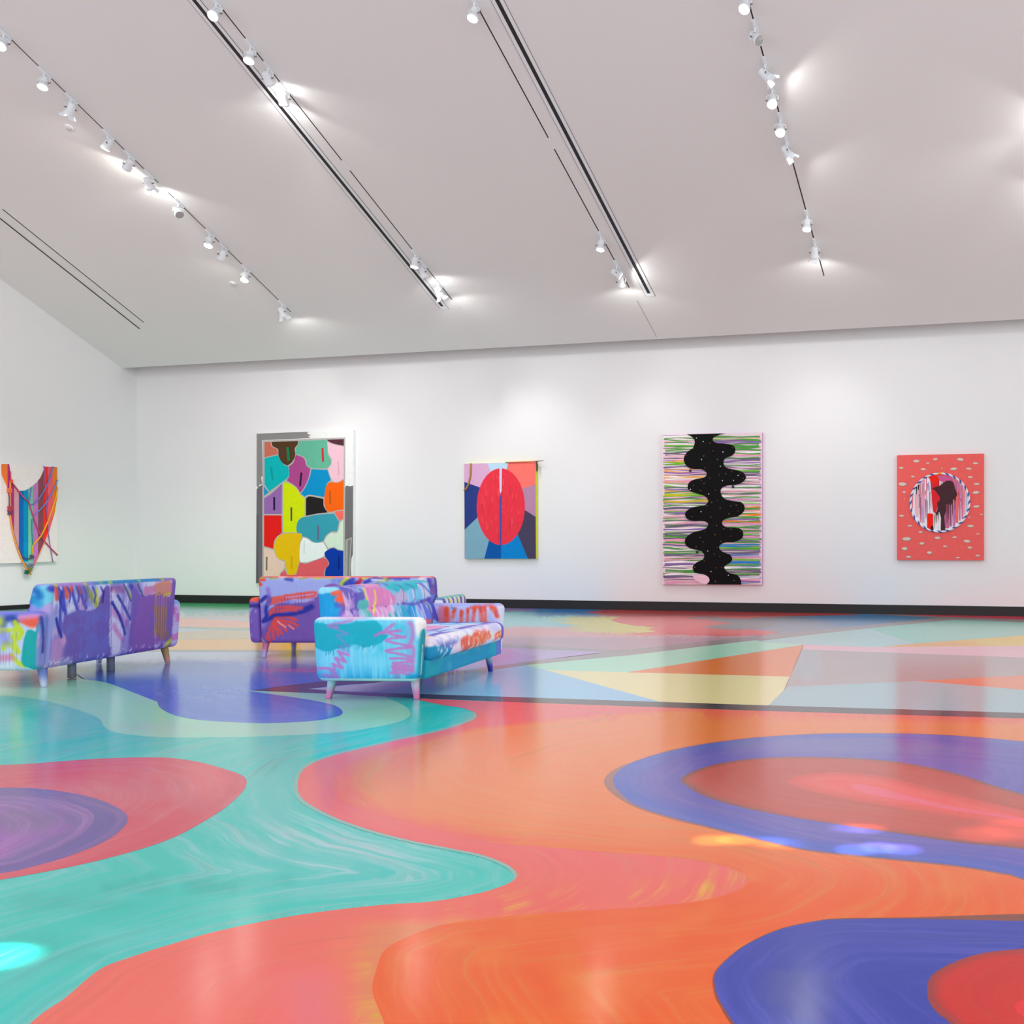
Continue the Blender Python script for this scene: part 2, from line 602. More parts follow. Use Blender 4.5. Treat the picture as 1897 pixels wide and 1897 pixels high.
m.add(z5([(690, 205), (800, 196), (1000, 198), (1200, 200), (1500, 196), (1897, 206), (2200, 208), (2500, 214), (2640, 224), (2200, 232), (1900, 232), (1700, 240), (1300, 238), (1100, 242), (860, 230), (760, 215)]), (190, 62, 62), hard=True, amp=.3, flow=rowflow)
m.add(z5([(870, 262), (930, 240), (1100, 236), (1300, 232), (1600, 236), (1760, 232), (1960, 240), (1850, 262), (1730, 285), (1600, 296), (1720, 318), (1900, 330), (2060, 345), (1960, 366), (1700, 372), (1400, 360), (1210, 352), (1120, 335), (1195, 312), (1050, 300), (960, 285)]), (240, 84, 78), hard=True, amp=.35, flow=rowflow)
m.add(z5([(500, 280), (640, 270), (760, 246), (940, 238), (880, 262), (950, 285), (1060, 303), (1200, 312), (1120, 325), (1200, 342), (1080, 352), (960, 332), (700, 330), (880, 316), (640, 294)]), (228, 220, 84), hard=True, amp=.3, flow=rowflow)
m.add(z5([(1395, 248), (1480, 240), (1640, 238), (1560, 262), (1740, 284), (1500, 312), (1640, 322), (1780, 330), (1897, 322), (2010, 300), (2060, 260), (1960, 238), (1800, 252), (1660, 244), (1520, 254)]), (118, 126, 132), hard=True, amp=.3, flow=rowflow)
m.add([(1600, 1136), (1680, 1136), (2150, 1141), (2150, 1158), (1897, 1151)], (224, 70, 96), hard=True, amp=.1)
# thin grey lines that divide the hard-edged fields
m.add([(780, 1186), (940, 1193), (1130, 1204), (1164, 1203), (1400, 1178), (1735, 1145), (1600, 1137), (1640, 1137), (1760, 1143), (2150, 1157), (2150, 1163), (1765, 1149), (1400, 1187), (1164, 1217), (974, 1233), (900, 1244), (740, 1268), (700, 1262), (900, 1234), (1110, 1211), (940, 1200), (780, 1193)], (148, 140, 140), hard=True, amp=.12)
m.add([(780, 1195), (940, 1200), (1121, 1208), (930, 1232), (780, 1253)], (188, 166, 214), hard=True, amp=.3, cf=spots((198, 140, 196), 900, 1212, 90, 14, .8))
m.add([(974, 1232), (1164, 1214), (1400, 1186), (1489, 1194), (1484, 1196), (1165, 1246), (1008, 1242)], (178, 230, 204), hard=True, amp=.1)
m.add([(1397, 1188), (1608, 1164), (1697, 1192), (1624, 1199.5), (1489, 1194)], (172, 208, 208), hard=True, amp=.45)
m.add([(1608, 1164), (1768, 1148), (1897, 1153), (2150, 1163), (2150, 1158), (1897, 1178), (1695, 1192)], (142, 210, 194), hard=True, amp=.15)
m.add([(1624, 1199.5), (1695, 1192), (1897, 1177), (2150, 1150), (2150, 1198), (1897, 1197)], (246, 174, 62), hard=True, amp=.15, cf=lambda P, d, c: np.where((P[:, :1] > 1805), np.array([[238, 204, 56.]]), c))
m.add([(1489, 1194), (1624, 1199), (1897, 1196.5), (2150, 1196), (2150, 1230), (1897, 1218.5), (1487, 1204)], (238, 190, 202), hard=True, amp=.08)
m.add([(1487, 1203), (1897, 1218), (2150, 1229), (2150, 1236), (1897, 1251), (1700, 1261.5), (1457, 1272.5), (1462, 1255)], (176, 160, 160), hard=True, amp=.25, cf=band((168, 172, 176), 1196, 1262, 4, 8, 4, 1470, 1520, 16))
m.add([(1697, 1261.5), (1897, 1251), (2150, 1236), (2150, 1304), (1897, 1278)], (246, 146, 108), hard=True, amp=.15)
m.add([(1457, 1272.5), (1700, 1261.5), (1897, 1278), (2150, 1304), (2150, 1334), (1897, 1322), (1422, 1307), (1452, 1279)], (170, 192, 198), hard=True, amp=.12)
m.add([(1158, 1246), (1488, 1194.5), (1463, 1254), (1300, 1250)], (240, 140, 72), hard=True, amp=.15)
m.add([(1008, 1241), (1165, 1245.5), (1463, 1253.5), (1452, 1279), (1423, 1307), (1222, 1300)], (240, 230, 176), hard=True, amp=.05)
m.add([(974, 1232.5), (1010, 1241), (1226, 1301), (900, 1291), (572, 1280), (572, 1274), (690, 1265), (780, 1257), (900, 1243)], (160, 206, 236), hard=True, amp=.12)
m.add([(572, 1277), (700, 1264), (780, 1258), (780, 1264), (690, 1282), (640, 1280)], (196, 196, 214), hard=True, amp=.1)
m.add([(456, 1279), (590, 1263), (700, 1256), (700, 1263), (640, 1269), (572, 1276), (640, 1281), (770, 1285.5), (900, 1289.5), (1400, 1306), (1897, 1320.6), (2150, 1329), (2150, 1341), (1897, 1331), (1400, 1316.5), (900, 1299), (770, 1294), (640, 1287), (540, 1283)], (64, 58, 62), hard=True, amp=.15)

# ---- swirls in front of the dark line
TEAL = (44, 200, 190)


def teal_streak(P, d):
    q = np.hypot((P[:, 0] - 600) / 330, (P[:, 1] - 1590) / 95)
    k = (1 - sstep(.4, 1.1, q))[:, None]
    return np.array([138, 209, 204.]) * (1 - k) + np.array([198, 220, 226.]) * k


m.add([(-250, 1262), (125, 1262), (300, 1270), (480, 1280), (640, 1286.5), (770, 1293.5), (900, 1298.5), (1000, 1330), (1000, 1700), (500, 1800), (200, 2300), (-250, 2300)], TEAL, teal_streak, amp=.95, hard=True, step=16,
      flow=lambda P: seg_dist(on_floor(P)[:, :2], on_floor(np.array([(878, 1319), (843, 1346), (724, 1374), (595, 1407), (552, 1453), (577, 1492), (688, 1538), (835, 1571.5), (938, 1601), (957, 1618), (936, 1638), (800, 1670), (640, 1684), (553, 1695), (406, 1724), (240, 1774), (122, 1848), (0, 1950)]))[:, :2]),
      cf=chain(spots((128, 196, 192), 90, 1325, 230, 40, .8, .6), spots((30, 178, 160), 60, 1322, 50, 10, .9, .8, 8), spots((34, 180, 168), 730, 1316, 40, 14, .8, .8, 9),
               spots((10, 186, 176), 120, 1672, 170, 20, .9, 1.0, 11), spots((8, 188, 178), 60, 1760, 180, 26, .8, 1.0, 12), spots((110, 204, 200), 560, 1610, 200, 60, .6, .5, 13),
               spots((120, 200, 196), 510, 1480, 50, 120, .7, .6, 14), spots((24, 182, 172), 380, 1640, 180, 12, .8, 1.0, 15), spots((100, 204, 200), 260, 1740, 160, 26, .6, .8, 16)))
MINT = (158, 216, 192)
m.add([(-250, 1262, 1), (60, 1262, 1), (157, 1258, 1), (300, 1266, 1), (470, 1280, 1), (640, 1286.5, 1), (712, 1291, 1), (735, 1300), (756, 1313), (758, 1328), (724, 1341), (651, 1354), (557, 1361), (452, 1365), (313, 1366), (226, 1359), (195, 1348), (184, 1331), (150, 1317), (104, 1303), (52, 1293), (-20, 1288), (-250, 1284, 1)], MINT, (190, 220, 208), amp=.45, cf=chain(spots((170, 200, 190), 420, 1350, 300, 14, .5), spots((150, 226, 178), 300, 1320, 90, 22, .4)))
m.add([(140, 1247, 1), (240, 1236, 1), (450, 1246, 1), (590, 1246, 1), (590, 1263, 1), (522, 1271, 1), (462, 1280, 1), (539, 1291), (591, 1299.6), (623, 1308), (635, 1320.5), (619, 1329), (574, 1336), (487, 1339.6), (383, 1335), (330, 1327), (299, 1313), (291, 1300, 1), (237, 1279), (195, 1264), (157, 1258.5, 1)], (58, 112, 204), (112, 156, 220), amp=.5, cf=band((100, 122, 196), 1230, 1256, 6, 4, 6))
# rose and purple swirl at the left edge
ROSE = (212, 70, 92)
m.add([(-250, 1418, 1), (0, 1417), (104, 1411), (191, 1405), (296, 1403), (365, 1411), (417.5, 1425), (449, 1437), (457, 1449), (449, 1466.6), (417.5, 1496), (365, 1529), (313, 1555), (243.5, 1578), (139, 1604), (0, 1630), (-250, 1672, 1)], ROSE, (226, 130, 146), amp=.6, cf=chain(spots((206, 96, 112), 300, 1470, 160, 40, .7, .8), spots((232, 104, 108), 380, 1440, 50, 40, .6, .8)))
m.add([(-250, 1462, 1), (0, 1459), (70, 1461), (139, 1470), (191, 1484), (226, 1501), (237, 1516), (226, 1536), (191, 1560.5), (122, 1588), (52, 1607.5), (0, 1618), (-250, 1655, 1)], (96, 70, 150), (150, 104, 164), amp=.6)
m.add([(-250, 1476, 1), (0, 1473.6), (70, 1477), (139, 1489), (172, 1507), (168, 1529), (139, 1553), (70, 1585), (0, 1604), (-250, 1638, 1)], (150, 84, 172), (176, 120, 192), amp=.8, cf=chain(blend((104, 80, 148), 0.0, 0.22, .2), spots((112, 84, 138), 40, 1520, 90, 22, .8, .7)))
# coral ground right of the teal
PINK = (255, 104, 104)


def coral(P, d, c):
    low = sstep(1560, 1640, P[:, 1])[:, None]
    c = c * (1 - low) + np.array([253, 114, 102.]) * low
    dd = seg_dist(P, np.array([(920, 1698), (820, 1712), (752, 1736), (712, 1760), (696, 1800), (690, 1836), (704, 1876), (712, 1900), (720, 2000)]))
    k = ((1 - sstep(0, 120, dd + (fbm(P, .02, 3) - .5) * 60)) * sstep(1690, 1720, P[:, 1]))[:, None]
    c = c * (1 - k * .8) + np.array([222, 150, 96.]) * k * .8
    k2 = (np.exp(-((dd - 120) / 70) ** 2) * sstep(1760, 1830, P[:, 1]) * .75 * (P[:, 0] < 700))[:, None]
    c = c * (1 - k2) + np.array([226, 126, 136.]) * k2
    return c


def rim_k(P):
    rim = np.array([(690, 1900), (680, 1836), (700, 1775), (750, 1728), (820, 1706), (920, 1692), (1041, 1683), (1181, 1674), (1290, 1660), (1350, 1640)])
    dr = seg_dist(P, rim)
    return (1 - sstep(10, 60, dr)) * sstep(.44, .62, fbm(P, .012, 12))


def rim_col(P, d):
    k = rim_k(P)[:, None]
    return np.array([255, 134, 116.]) * (1 - k) + np.array([240, 204, 40.]) * k


EDGE = [(776, 1296.6), (820, 1306), (854, 1311), (878, 1319), (883, 1326), (874, 1335), (843, 1346), (798, 1358), (724, 1374), (651, 1391), (595, 1407), (564, 1424), (552, 1447), (555, 1472), (577, 1492), (625, 1516), (688, 1538), (761, 1557), (835, 1571.5), (894, 1584), (938, 1601), (957, 1618), (950, 1632), (920, 1645), (880, 1656), (800, 1670), (700, 1677), (553, 1695), (406, 1724), (314, 1750), (240, 1774), (184.5, 1796), (122, 1848), (55, 1897), (-120, 2060)]
WIDE = [(x - 7, y + (3 if y > 1460 else -2)) for x, y in EDGE]
m.add([(770, 1293.8, 1)] + WIDE + [(-300, 2300, 1), (2150, 2300, 1), (2150, 1341, 1), (1897, 1331, 1), (1400, 1316.5, 1), (900, 1299, 1)], (140, 184, 176), (110, 196, 186), amp=.6, step=22)
m.add([(776, 1294, 1)] + EDGE + [(-260, 2300, 1), (2150, 2300, 1), (2150, 1341, 1), (1897, 1331, 1), (1400, 1316.5, 1), (900, 1299, 1)], PINK, rim_col, amp=lambda P, d: .5 + .5 * rim_k(P), cf=coral, step=9)
ORA, ORB = (240, 130, 54), (234, 100, 22)


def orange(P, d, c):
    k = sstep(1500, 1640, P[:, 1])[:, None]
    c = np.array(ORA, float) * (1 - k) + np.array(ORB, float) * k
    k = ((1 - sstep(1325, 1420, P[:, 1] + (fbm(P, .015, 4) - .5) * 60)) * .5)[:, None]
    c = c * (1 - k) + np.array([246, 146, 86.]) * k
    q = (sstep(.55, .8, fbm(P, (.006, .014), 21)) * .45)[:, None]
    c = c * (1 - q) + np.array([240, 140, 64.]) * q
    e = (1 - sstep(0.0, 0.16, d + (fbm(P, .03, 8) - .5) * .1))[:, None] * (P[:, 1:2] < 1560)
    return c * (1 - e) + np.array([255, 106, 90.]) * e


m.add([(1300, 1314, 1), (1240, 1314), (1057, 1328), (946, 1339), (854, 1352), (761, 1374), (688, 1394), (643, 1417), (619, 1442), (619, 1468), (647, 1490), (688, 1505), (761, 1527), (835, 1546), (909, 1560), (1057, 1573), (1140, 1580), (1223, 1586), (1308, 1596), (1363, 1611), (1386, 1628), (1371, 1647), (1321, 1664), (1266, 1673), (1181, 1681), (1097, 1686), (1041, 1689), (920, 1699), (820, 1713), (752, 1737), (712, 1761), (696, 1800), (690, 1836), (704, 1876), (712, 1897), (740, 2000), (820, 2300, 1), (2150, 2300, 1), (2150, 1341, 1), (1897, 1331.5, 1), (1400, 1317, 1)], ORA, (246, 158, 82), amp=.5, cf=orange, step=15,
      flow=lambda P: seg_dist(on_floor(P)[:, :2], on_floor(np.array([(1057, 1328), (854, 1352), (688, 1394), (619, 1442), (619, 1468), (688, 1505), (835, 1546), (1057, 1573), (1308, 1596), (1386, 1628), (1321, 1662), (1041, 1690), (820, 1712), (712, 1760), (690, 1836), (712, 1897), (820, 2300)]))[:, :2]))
# violet-blue loop with red heart
m.add([(2150, 1398, 1), (1897, 1373), (1730, 1360), (1561, 1358), (1434, 1363), (1329, 1374), (1245, 1389), (1178, 1409), (1134, 1428), (1119, 1448), (1134, 1470), (1178, 1496), (1245, 1518), (1308, 1533), (1392, 1554), (1455, 1568.5), (1519, 1580), (1645, 1593), (1772, 1606), (1856, 1620), (1897, 1631), (2150, 1720, 1)], (150, 100, 96), (196, 110, 80), amp=.5)
VIO = (92, 84, 172)
m.add([(2150, 1400, 1), (1897, 1374), (1730, 1361), (1561, 1359), (1434, 1364), (1329, 1375), (1245, 1390), (1181, 1409), (1147, 1427), (1136, 1446.5), (1148, 1468), (1181, 1493), (1245, 1514), (1308, 1530), (1392, 1551), (1455, 1566), (1519, 1577), (1645, 1590), (1772, 1603), (1856, 1617), (1897, 1628), (2150, 1715, 1)], VIO, (132, 116, 186), amp=.55, cf=chain(blend((62, 92, 184), 0.02, 0.2, .04), spots((120, 128, 168), 1560, 1385, 260, 20, .5)))
RED = (186, 66, 46)
m.add([(2150, 1540, 1), (1897, 1471), (1835, 1453), (1772, 1433), (1687, 1415), (1603, 1405.6), (1498, 1402), (1413, 1404), (1350, 1411), (1299, 1423), (1262, 1442), (1274, 1457), (1308, 1476), (1371, 1495), (1434, 1508), (1519, 1522), (1645, 1541), (1772, 1560), (1897, 1573), (2150, 1604, 1)], RED, (204, 92, 74), amp=.5, cf=chain(blend((124, 70, 70), 0.0, 0.06, .0), spots((200, 66, 48), 1640, 1520, 280, 22, .5)))
m.add([(2150, 1560, 1), (1897, 1501), (1814, 1482), (1730, 1461), (1645, 1440), (1561, 1430.5), (1498, 1433), (1460, 1444), (1468, 1455), (1519, 1470), (1603, 1487), (1687, 1501), (1772, 1516), (1897, 1533), (2150, 1572, 1)], (238, 76, 70), (246, 110, 92), amp=.5, cf=blend((206, 70, 52), 0.0, 0.14, .02))
m.add([(2150, 1560, 1), (1897, 1515), (1772, 1493), (1687, 1474), (1620, 1456), (1583, 1452), (1572, 1458), (1603, 1471), (1687, 1487), (1772, 1503), (1897, 1522), (2150, 1570, 1)], (255, 100, 124), amp=.2, cf=blend((244, 84, 88), 0.0, 0.03, .0))
# deep blue and red at the near right corner
m.add([(2150, 1690, 1), (1897, 1693), (1697, 1699), (1562, 1701), (1512, 1705.5), (1445, 1720.5), (1388, 1746), (1350, 1773), (1322, 1804.5), (1324, 1841.5), (1337, 1868), (1355, 1897), (1470, 2060), (1700, 2300, 1), (2150, 2300, 1)], (120, 70, 60), (200, 80, 40), amp=.4)
m.add([(2150, 1705, 1), (1897, 1706), (1697, 1702), (1562, 1703), (1512, 1707), (1445, 1722), (1388, 1747.5), (1351, 1774), (1325, 1804.5), (1328, 1841.5), (1342, 1868), (1361, 1897), (1475, 2060), (1700, 2300, 1), (2150, 2300, 1)], (46, 66, 162), (92, 98, 196), amp=.75, cf=spots((80, 86, 150), 1480, 1830, 90, 50, .5, .6))  # pale spot in the blue: floor glare put into the colour
m.add([(2150, 1735, 1), (1897, 1757), (1814, 1767), (1757, 1787), (1726, 1807), (1718, 1828), (1721, 1855), (1738, 1878), (1764, 1900), (1850, 2000), (2150, 2150, 1)], (200, 34, 28), (206, 60, 46), amp=.5, cf=blend((132, 56, 62), 0.0, 0.045, .0))
m.add([(2150, 1845, 1), (1960, 1845), (1895, 1852), (1880, 1868), (1900, 1886), (1960, 1910), (2150, 1950, 1)], (220, 30, 44), amp=.3)
m.build()
# ------------------------------------------------------------------ paintings on the walls
class Panel:
    """a stretched canvas and the painted shapes on its face (one mesh)"""

    def __init__(s, o, n, u, depth=0.07):
        s.o = np.asarray(o, float); s.n = np.asarray(n, float); s.u = np.asarray(u, float); s.v = np.array([0, 0, 1.0])
        s.depth = depth
        s.V, s.F, s.C = [], [], []
        s.k = 0

    def at(s, pts, lift=0.0):
        return on_plane(np.array([p[:2] for p in pts], float), s.o + s.n * (s.depth + lift), s.n)

    def body(s, corners, rgb, side=None):
        """corners clockwise from top left, squared up on the wall"""
        W = s.at(corners)
        a = (W - s.o) @ s.u; b = W[:, 2]
        x0, x1 = (a[0] + a[3]) / 2, (a[1] + a[2]) / 2
        s.rect = (x0, x1, b.min(), b.max())
        top = [(x0, b[0]), (x1, b[1]), (x1, b[2]), (x0, b[3])]
        for q, dz in ((0, s.depth), (1, 0.002)):
            for (x, z) in top:
                s.V.append(s.o + s.u * x + s.v * z + s.n * dz)
                s.C.append(lin(rgb))
        s.F.append((3, 2, 1, 0))
        for i in range(4):
            j = (i + 1) % 4
            k = len(s.V)
            for idx in (i, j, j + 4, i + 4):
                s.V.append(s.V[idx]); s.C.append(lin(side if side is not None else rgb))
            s.F.append((k, k + 1, k + 2, k + 3))
        s.F.append((4, 5, 6, 7))

    def poly(s, pts, rgb, smooth=False, lift=None, var=None):
        s.k += 1
        P = loop(pts, 5) if smooth else np.array([p[:2] for p in pts], float)
        W = s.at(P, 0.0006 + 0.00008 * s.k if lift is None else lift)
        v2, _, f2, *_ = delaunay_2d_cdt([Vector(((w - s.o) @ s.u, w[2])) for w in W], [], [list(range(len(W)))], 1, 1e-5)
        k = len(s.V)
        off = s.depth + (0.0006 + 0.00008 * s.k if lift is None else lift)
        for v in v2:
            s.V.append(s.o + s.u * v[0] + s.v * v[1] + s.n * off); s.C.append(lin(rgb))
        s.F += [tuple(i + k for i in f) for f in f2]

    def line(s, pts, w, rgb):
        P = np.array(pts, float)
        L, Rr = [], []
        for i in range(len(P)):
            d = P[min(i + 1, len(P) - 1)] - P[max(i - 1, 0)]
            d = d / (np.linalg.norm(d) + 1e-9); nn = np.array([-d[1], d[0]]) * w / 2
            L.append(P[i] + nn); Rr.append(P[i] - nn)
        s.poly(L + Rr[::-1], rgb)

    def build(s, name, parent):
        V = np.array(s.V) - np.array(parent.location)
        o = mesh(name, V, s.F, M_CANVAS, parent, paint=s.C)
        return o


BACK = dict(o=(0, WALL_Y, 0), n=(0, -1, 0), u=(1, 0, 0))


def wall_point(pts, lift):
    return on_plane(np.array([p[:2] for p in pts], float), (0, WALL_Y - lift, 0), (0, 1, 0))


# ---- 1: tall canvas of coloured cells with a grey brushed border, behind the sofas
z = crop(460, 780, 6.323)
p = Panel(**BACK)
p.body(z([(97, 142), (1235, 105), (1225, 1900), (90, 1900)]), (242, 246, 244))
g1, g2, g3 = (142, 141, 140), (112, 106, 114), (176, 174, 170)
p.poly(z([(97, 147), (700, 125), (690, 150), (735, 165), (700, 178), (730, 200), (160, 225), (168, 640), (150, 660), (165, 740), (130, 745), (118, 790), (97, 760)]), g1)
p.poly(z([(97, 800), (130, 765), (170, 745), (166, 1900), (90, 1900)]), g2)
p.poly(z([(95, 1100), (120, 1100), (115, 1900), (90, 1900)]), (96, 90, 100))
p.poly(z([(1135, 775), (1150, 755), (1190, 765), (1228, 755), (1225, 1560), (1208, 1610), (1200, 1700), (1206, 1900), (1128, 1900)]), (118, 116, 118))
p.poly(z([(1140, 1390), (1215, 1360), (1200, 1560), (1190, 1900), (1130, 1900)]), g3)
p.poly(z([(1165, 1400), (1200, 1380), (1185, 1600), (1175, 1900), (1160, 1900)]), (132, 130, 128))
p.poly(z([(166, 228), (1136, 192), (1130, 1900), (164, 1900)]), (186, 184, 180))
CELLS = [
    ((206, 112, 92), [(190, 248, 1), (262, 245, 1), (268, 290), (300, 315), (338, 330), (347, 388, 1), (190, 425, 1)]),
    ((84, 58, 34), [(272, 245, 1), (582, 233, 1), (578, 275), (545, 320), (550, 400), (520, 470), (470, 515), (440, 515), (390, 480), (355, 410), (348, 330), (300, 305), (280, 285)]),
    ((100, 186, 156), [(592, 233, 1), (905, 220, 1), (930, 260), (930, 380), (970, 470), (950, 530), (890, 555), (740, 550), (690, 520), (660, 430), (557, 388, 1), (557, 320), (585, 280)]),
    ((88, 46, 56), [(915, 219, 1), (1119, 211, 1), (1119, 290, 1), (1020, 270), (960, 250)]),
    ((244, 198, 214), [(925, 245, 1), (960, 262), (1030, 285), (1118, 300, 1), (1118, 673, 1), (1050, 712), (990, 700), (940, 580), (940, 550), (972, 500), (974, 440), (937, 370)]),
    ((0, 186, 190), [(190, 437, 1), (347, 397, 1), (370, 450), (420, 510), (470, 530, 1), (475, 640), (430, 690), (245, 825, 1), (190, 740, 1)]),
    ((174, 74, 142), [(557, 396, 1), (650, 435), (680, 520), (728, 560, 1), (700, 680), (640, 800), (605, 838, 1), (560, 770), (450, 695, 1), (480, 640), (476, 530, 1), (525, 490)]),
    ((0, 148, 206), [(740, 562, 1), (885, 572), (925, 567, 1), (967, 692, 1), (920, 740), (888, 892, 1), (760, 868), (700, 865), (660, 887, 1), (615, 850, 1), (670, 770), (720, 650)]),
    ((255, 104, 8), [(1118, 685, 1), (1115, 1038, 1), (1040, 1045), (950, 1065), (905, 1020), (890, 940), (905, 790), (950, 718), (1050, 722)]),
    ((30, 152, 206), [(184, 765, 1), (238, 835, 1), (184, 878, 1)]),
    ((154, 108, 180), [(395, 735, 1), (392, 1088, 1), (185, 1088, 1), (185, 905, 1), (270, 850)]),
    ((214, 234, 0), [(410, 715, 1), (500, 740), (570, 800), (610, 865), (662, 905, 1), (660, 1108, 1), (590, 1160), (565, 1230), (572, 1305, 1), (410, 1305, 1)]),
    ((32, 30, 30), [(675, 908, 1), (720, 882), (880, 912, 1), (885, 1000), (930, 1070, 1), (800, 1085), (675, 1110, 1)]),
    ((236, 28, 24), [(184, 1105, 1), (390, 1105, 1), (393, 1310, 1), (330, 1360), (300, 1420), (293, 1495, 1), (184, 1465, 1)]),
    ((56, 162, 182), [(660, 1125, 1), (830, 1095), (1005, 1085, 1), (1063, 1180, 1), (1038, 1290, 1), (970, 1295), (900, 1350), (880, 1400), (800, 1425), (740, 1400), (690, 1365), (634, 1350, 1), (570, 1300), (570, 1200), (610, 1140)]),
    ((255, 112, 98), [(1012, 1075, 1), (1040, 1055), (1112, 1052, 1), (1112, 1140, 1), (1070, 1168, 1)]),
    ((220, 240, 220), [(1112, 1155, 1), (1112, 1512, 1), (1050, 1500), (1000, 1475), (937, 1490, 1), (887, 1405, 1), (920, 1350), (970, 1310), (1045, 1305), (1075, 1190, 1)]),
    ((240, 194, 6), [(400, 1325), (600, 1315), (628, 1345), (605, 1440), (595, 1640), (550, 1790), (460, 1790), (430, 1640), (350, 1610), (305, 1500), (320, 1400)]),
    ((244, 250, 250), [(640, 1367, 1), (690, 1377), (760, 1422), (880, 1422, 1), (925, 1500, 1), (890, 1580), (740, 1640), (650, 1655), (602, 1630), (607, 1450)]),
    ((240, 206, 190), [(182, 1482, 1), (297, 1512, 1), (340, 1605), (425, 1650, 1), (425, 1718, 1), (368, 1785, 1), (360, 1900, 1), (182, 1900, 1)]),
    ((236, 96, 106), [(378, 1787, 1), (428, 1745, 1), (455, 1802, 1), (560, 1802, 1), (602, 1657, 1), (690, 1667), (880, 1603), (938, 1660), (928, 1710), (888, 1760), (888, 1900, 1), (370, 1900, 1)]),
    ((0, 58, 172), [(897, 1580), (902, 1530), (990, 1487), (1050, 1512), (1112, 1524, 1), (1112, 1900, 1), (897, 1900, 1), (902, 1750), (947, 1680), (932, 1630)]),
]
for rgb, pts in CELLS:
    p.poly(z(pts), rgb, smooth=True)
for (x0, y0, x1, y1, w, rgb) in [(460, 305, 472, 468, 30, (20, 128, 84)), (868, 315, 876, 478, 24, (206, 44, 58)), (1050, 470, 1062, 632, 14, (218, 176, 196)), (265, 540, 285, 690, 22, (0, 160, 162)),
                                 (622, 602, 606, 762, 22, (48, 26, 52)), (303, 890, 303, 1045, 22, (26, 24, 62)), (504, 1010, 504, 1170, 20, (86, 84, 62)), (956, 815, 960, 970, 20, (190, 96, 24)),
                                 (818, 1220, 818, 1392, 20, (108, 108, 140)), (656, 1400, 652, 1565, 16, (226, 230, 228)), (216, 1590, 214, 1750, 18, (118, 108, 100)), (508, 1580, 508, 1730, 20, (220, 172, 16)), (1062, 1575, 1060, 1735, 22, (0, 36, 120))]:
    q = z([(x0, y0), ((x0 + x1) / 2, (y0 + y1) / 2), (x1, y1)])
    p.line(q, w / 6.323, rgb)
c = wall_point(z([(660, 1900)]), 0)[0]
t = thing('painting', 'tall canvas of outlined coloured patches with grey brushed border, partly hidden by sofa', 'painting', (c[0], c[1], c[2]))
p.build('canvas', t)

# ---- 2: red oval canvas
z = crop(840, 830, 8.622)
p = Panel(**BACK)
p.body(z([(172, 252), (1312, 222), (1318, 1768), (180, 1768)]), (225, 176, 214), side=(226, 224, 60))
Cc = (758, 748)
for rgb, pts in [((225, 176, 214), [(172, 252), (538, 246), Cc, (172, 540)]), ((190, 224, 246), [(538, 244), (875, 235), Cc]), ((255, 122, 112), [(875, 235), (1311, 222), (1312, 583), Cc]),
                 ((188, 140, 174), [(1312, 583), (1314, 1100), Cc]), ((74, 66, 92), [(1314, 1100), (1318, 1768), (1190, 1768), Cc]), ((0, 134, 208), [(1190, 1768), (760, 1768), Cc]),
                 ((0, 88, 168), [(760, 1768), (492, 1768), Cc]), ((128, 174, 192), [(492, 1768), (180, 1768), (178, 1305), Cc]), ((44, 62, 134), [(178, 1305), (173, 540), Cc])]:
    p.poly(z(pts), rgb)
el = [(756 + 385 * math.cos(a), 936 + 612 * math.sin(a)) for a in np.linspace(0, 2 * math.pi, 72, endpoint=False)]
p.poly(z(el), (240, 56, 74))
for _ in range(90):
    a = rng.uniform(0, 2 * math.pi); r = math.sqrt(rng.uniform(0, 0.85))
    x, y = 756 + 370 * r * math.cos(a), 936 + 560 * r * math.sin(a)
    h_ = rng.uniform(40, 130); w_ = rng.uniform(10, 24)
    k_ = rng.uniform(-1, 1)
    p.line(z([(x, y - h_ / 2), (x + rng.uniform(-8, 8), y), (x, y + h_ / 2)]), w_ / 8.622, (244 + 8 * k_, 66 + 16 * k_, 80 + 14 * k_))
p.poly(z([(735, 318), (775, 318), (770, 690), (752, 728), (738, 690)]), (216, 216, 246))
p.poly(z([(754, 738), (772, 800), (768, 1560), (741, 1560), (738, 800)]), (66, 80, 170))
p.poly(z([(764, 770), (772, 800), (768, 1550), (760, 1550)]), (132, 96, 180))
c = wall_point(z([(745, 1000)]), 0)[0]
t = thing('painting', 'canvas with a split red oval on coloured wedges, twig across its top corner', 'painting', tuple(c))
p.build('canvas', t)
loc = np.array(t.location)
S = [(280, 244), (279, 330), (276, 420), (262, 500), (238, 585), (210, 640), (188, 668), (170, 672)]
W = wall_point(z(S), 0.075) - loc
mesh('leather_strap', *tube(W, 0.019, 10), plain('tan_leather', (170, 122, 70), 0.6, var=0.1, scale=30), t, True)
W = wall_point(z([(832, 230), (900, 228), (1100, 220), (1300, 211), (1440, 203)]), 0.085) - loc
tw = mesh('twig', *tube(W, [0.006, 0.008, 0.008, 0.008, 0.004], 8), plain('dark_twig_bark', (70, 52, 40), 0.8, var=0.25, scale=40), t, True)
W = wall_point(z([(880, 228), (1100, 220), (1308, 211)]), 0.088) - loc
mesh('painted_wrap', *tube(W, 0.0095, 10), plain('orange_wrap', (248, 134, 70), 0.6, var=0.1), tw, True)
W = wall_point(z([(1328, 208), (1334, 260), (1336, 340), (1332, 378)]), 0.085) - loc
mesh('hanging_tassel', *tube(W, [0.014, 0.02, 0.018, 0.006], 8), plain('brown_tassel', (96, 66, 56), 0.8, var=0.2, scale=40), t, True)

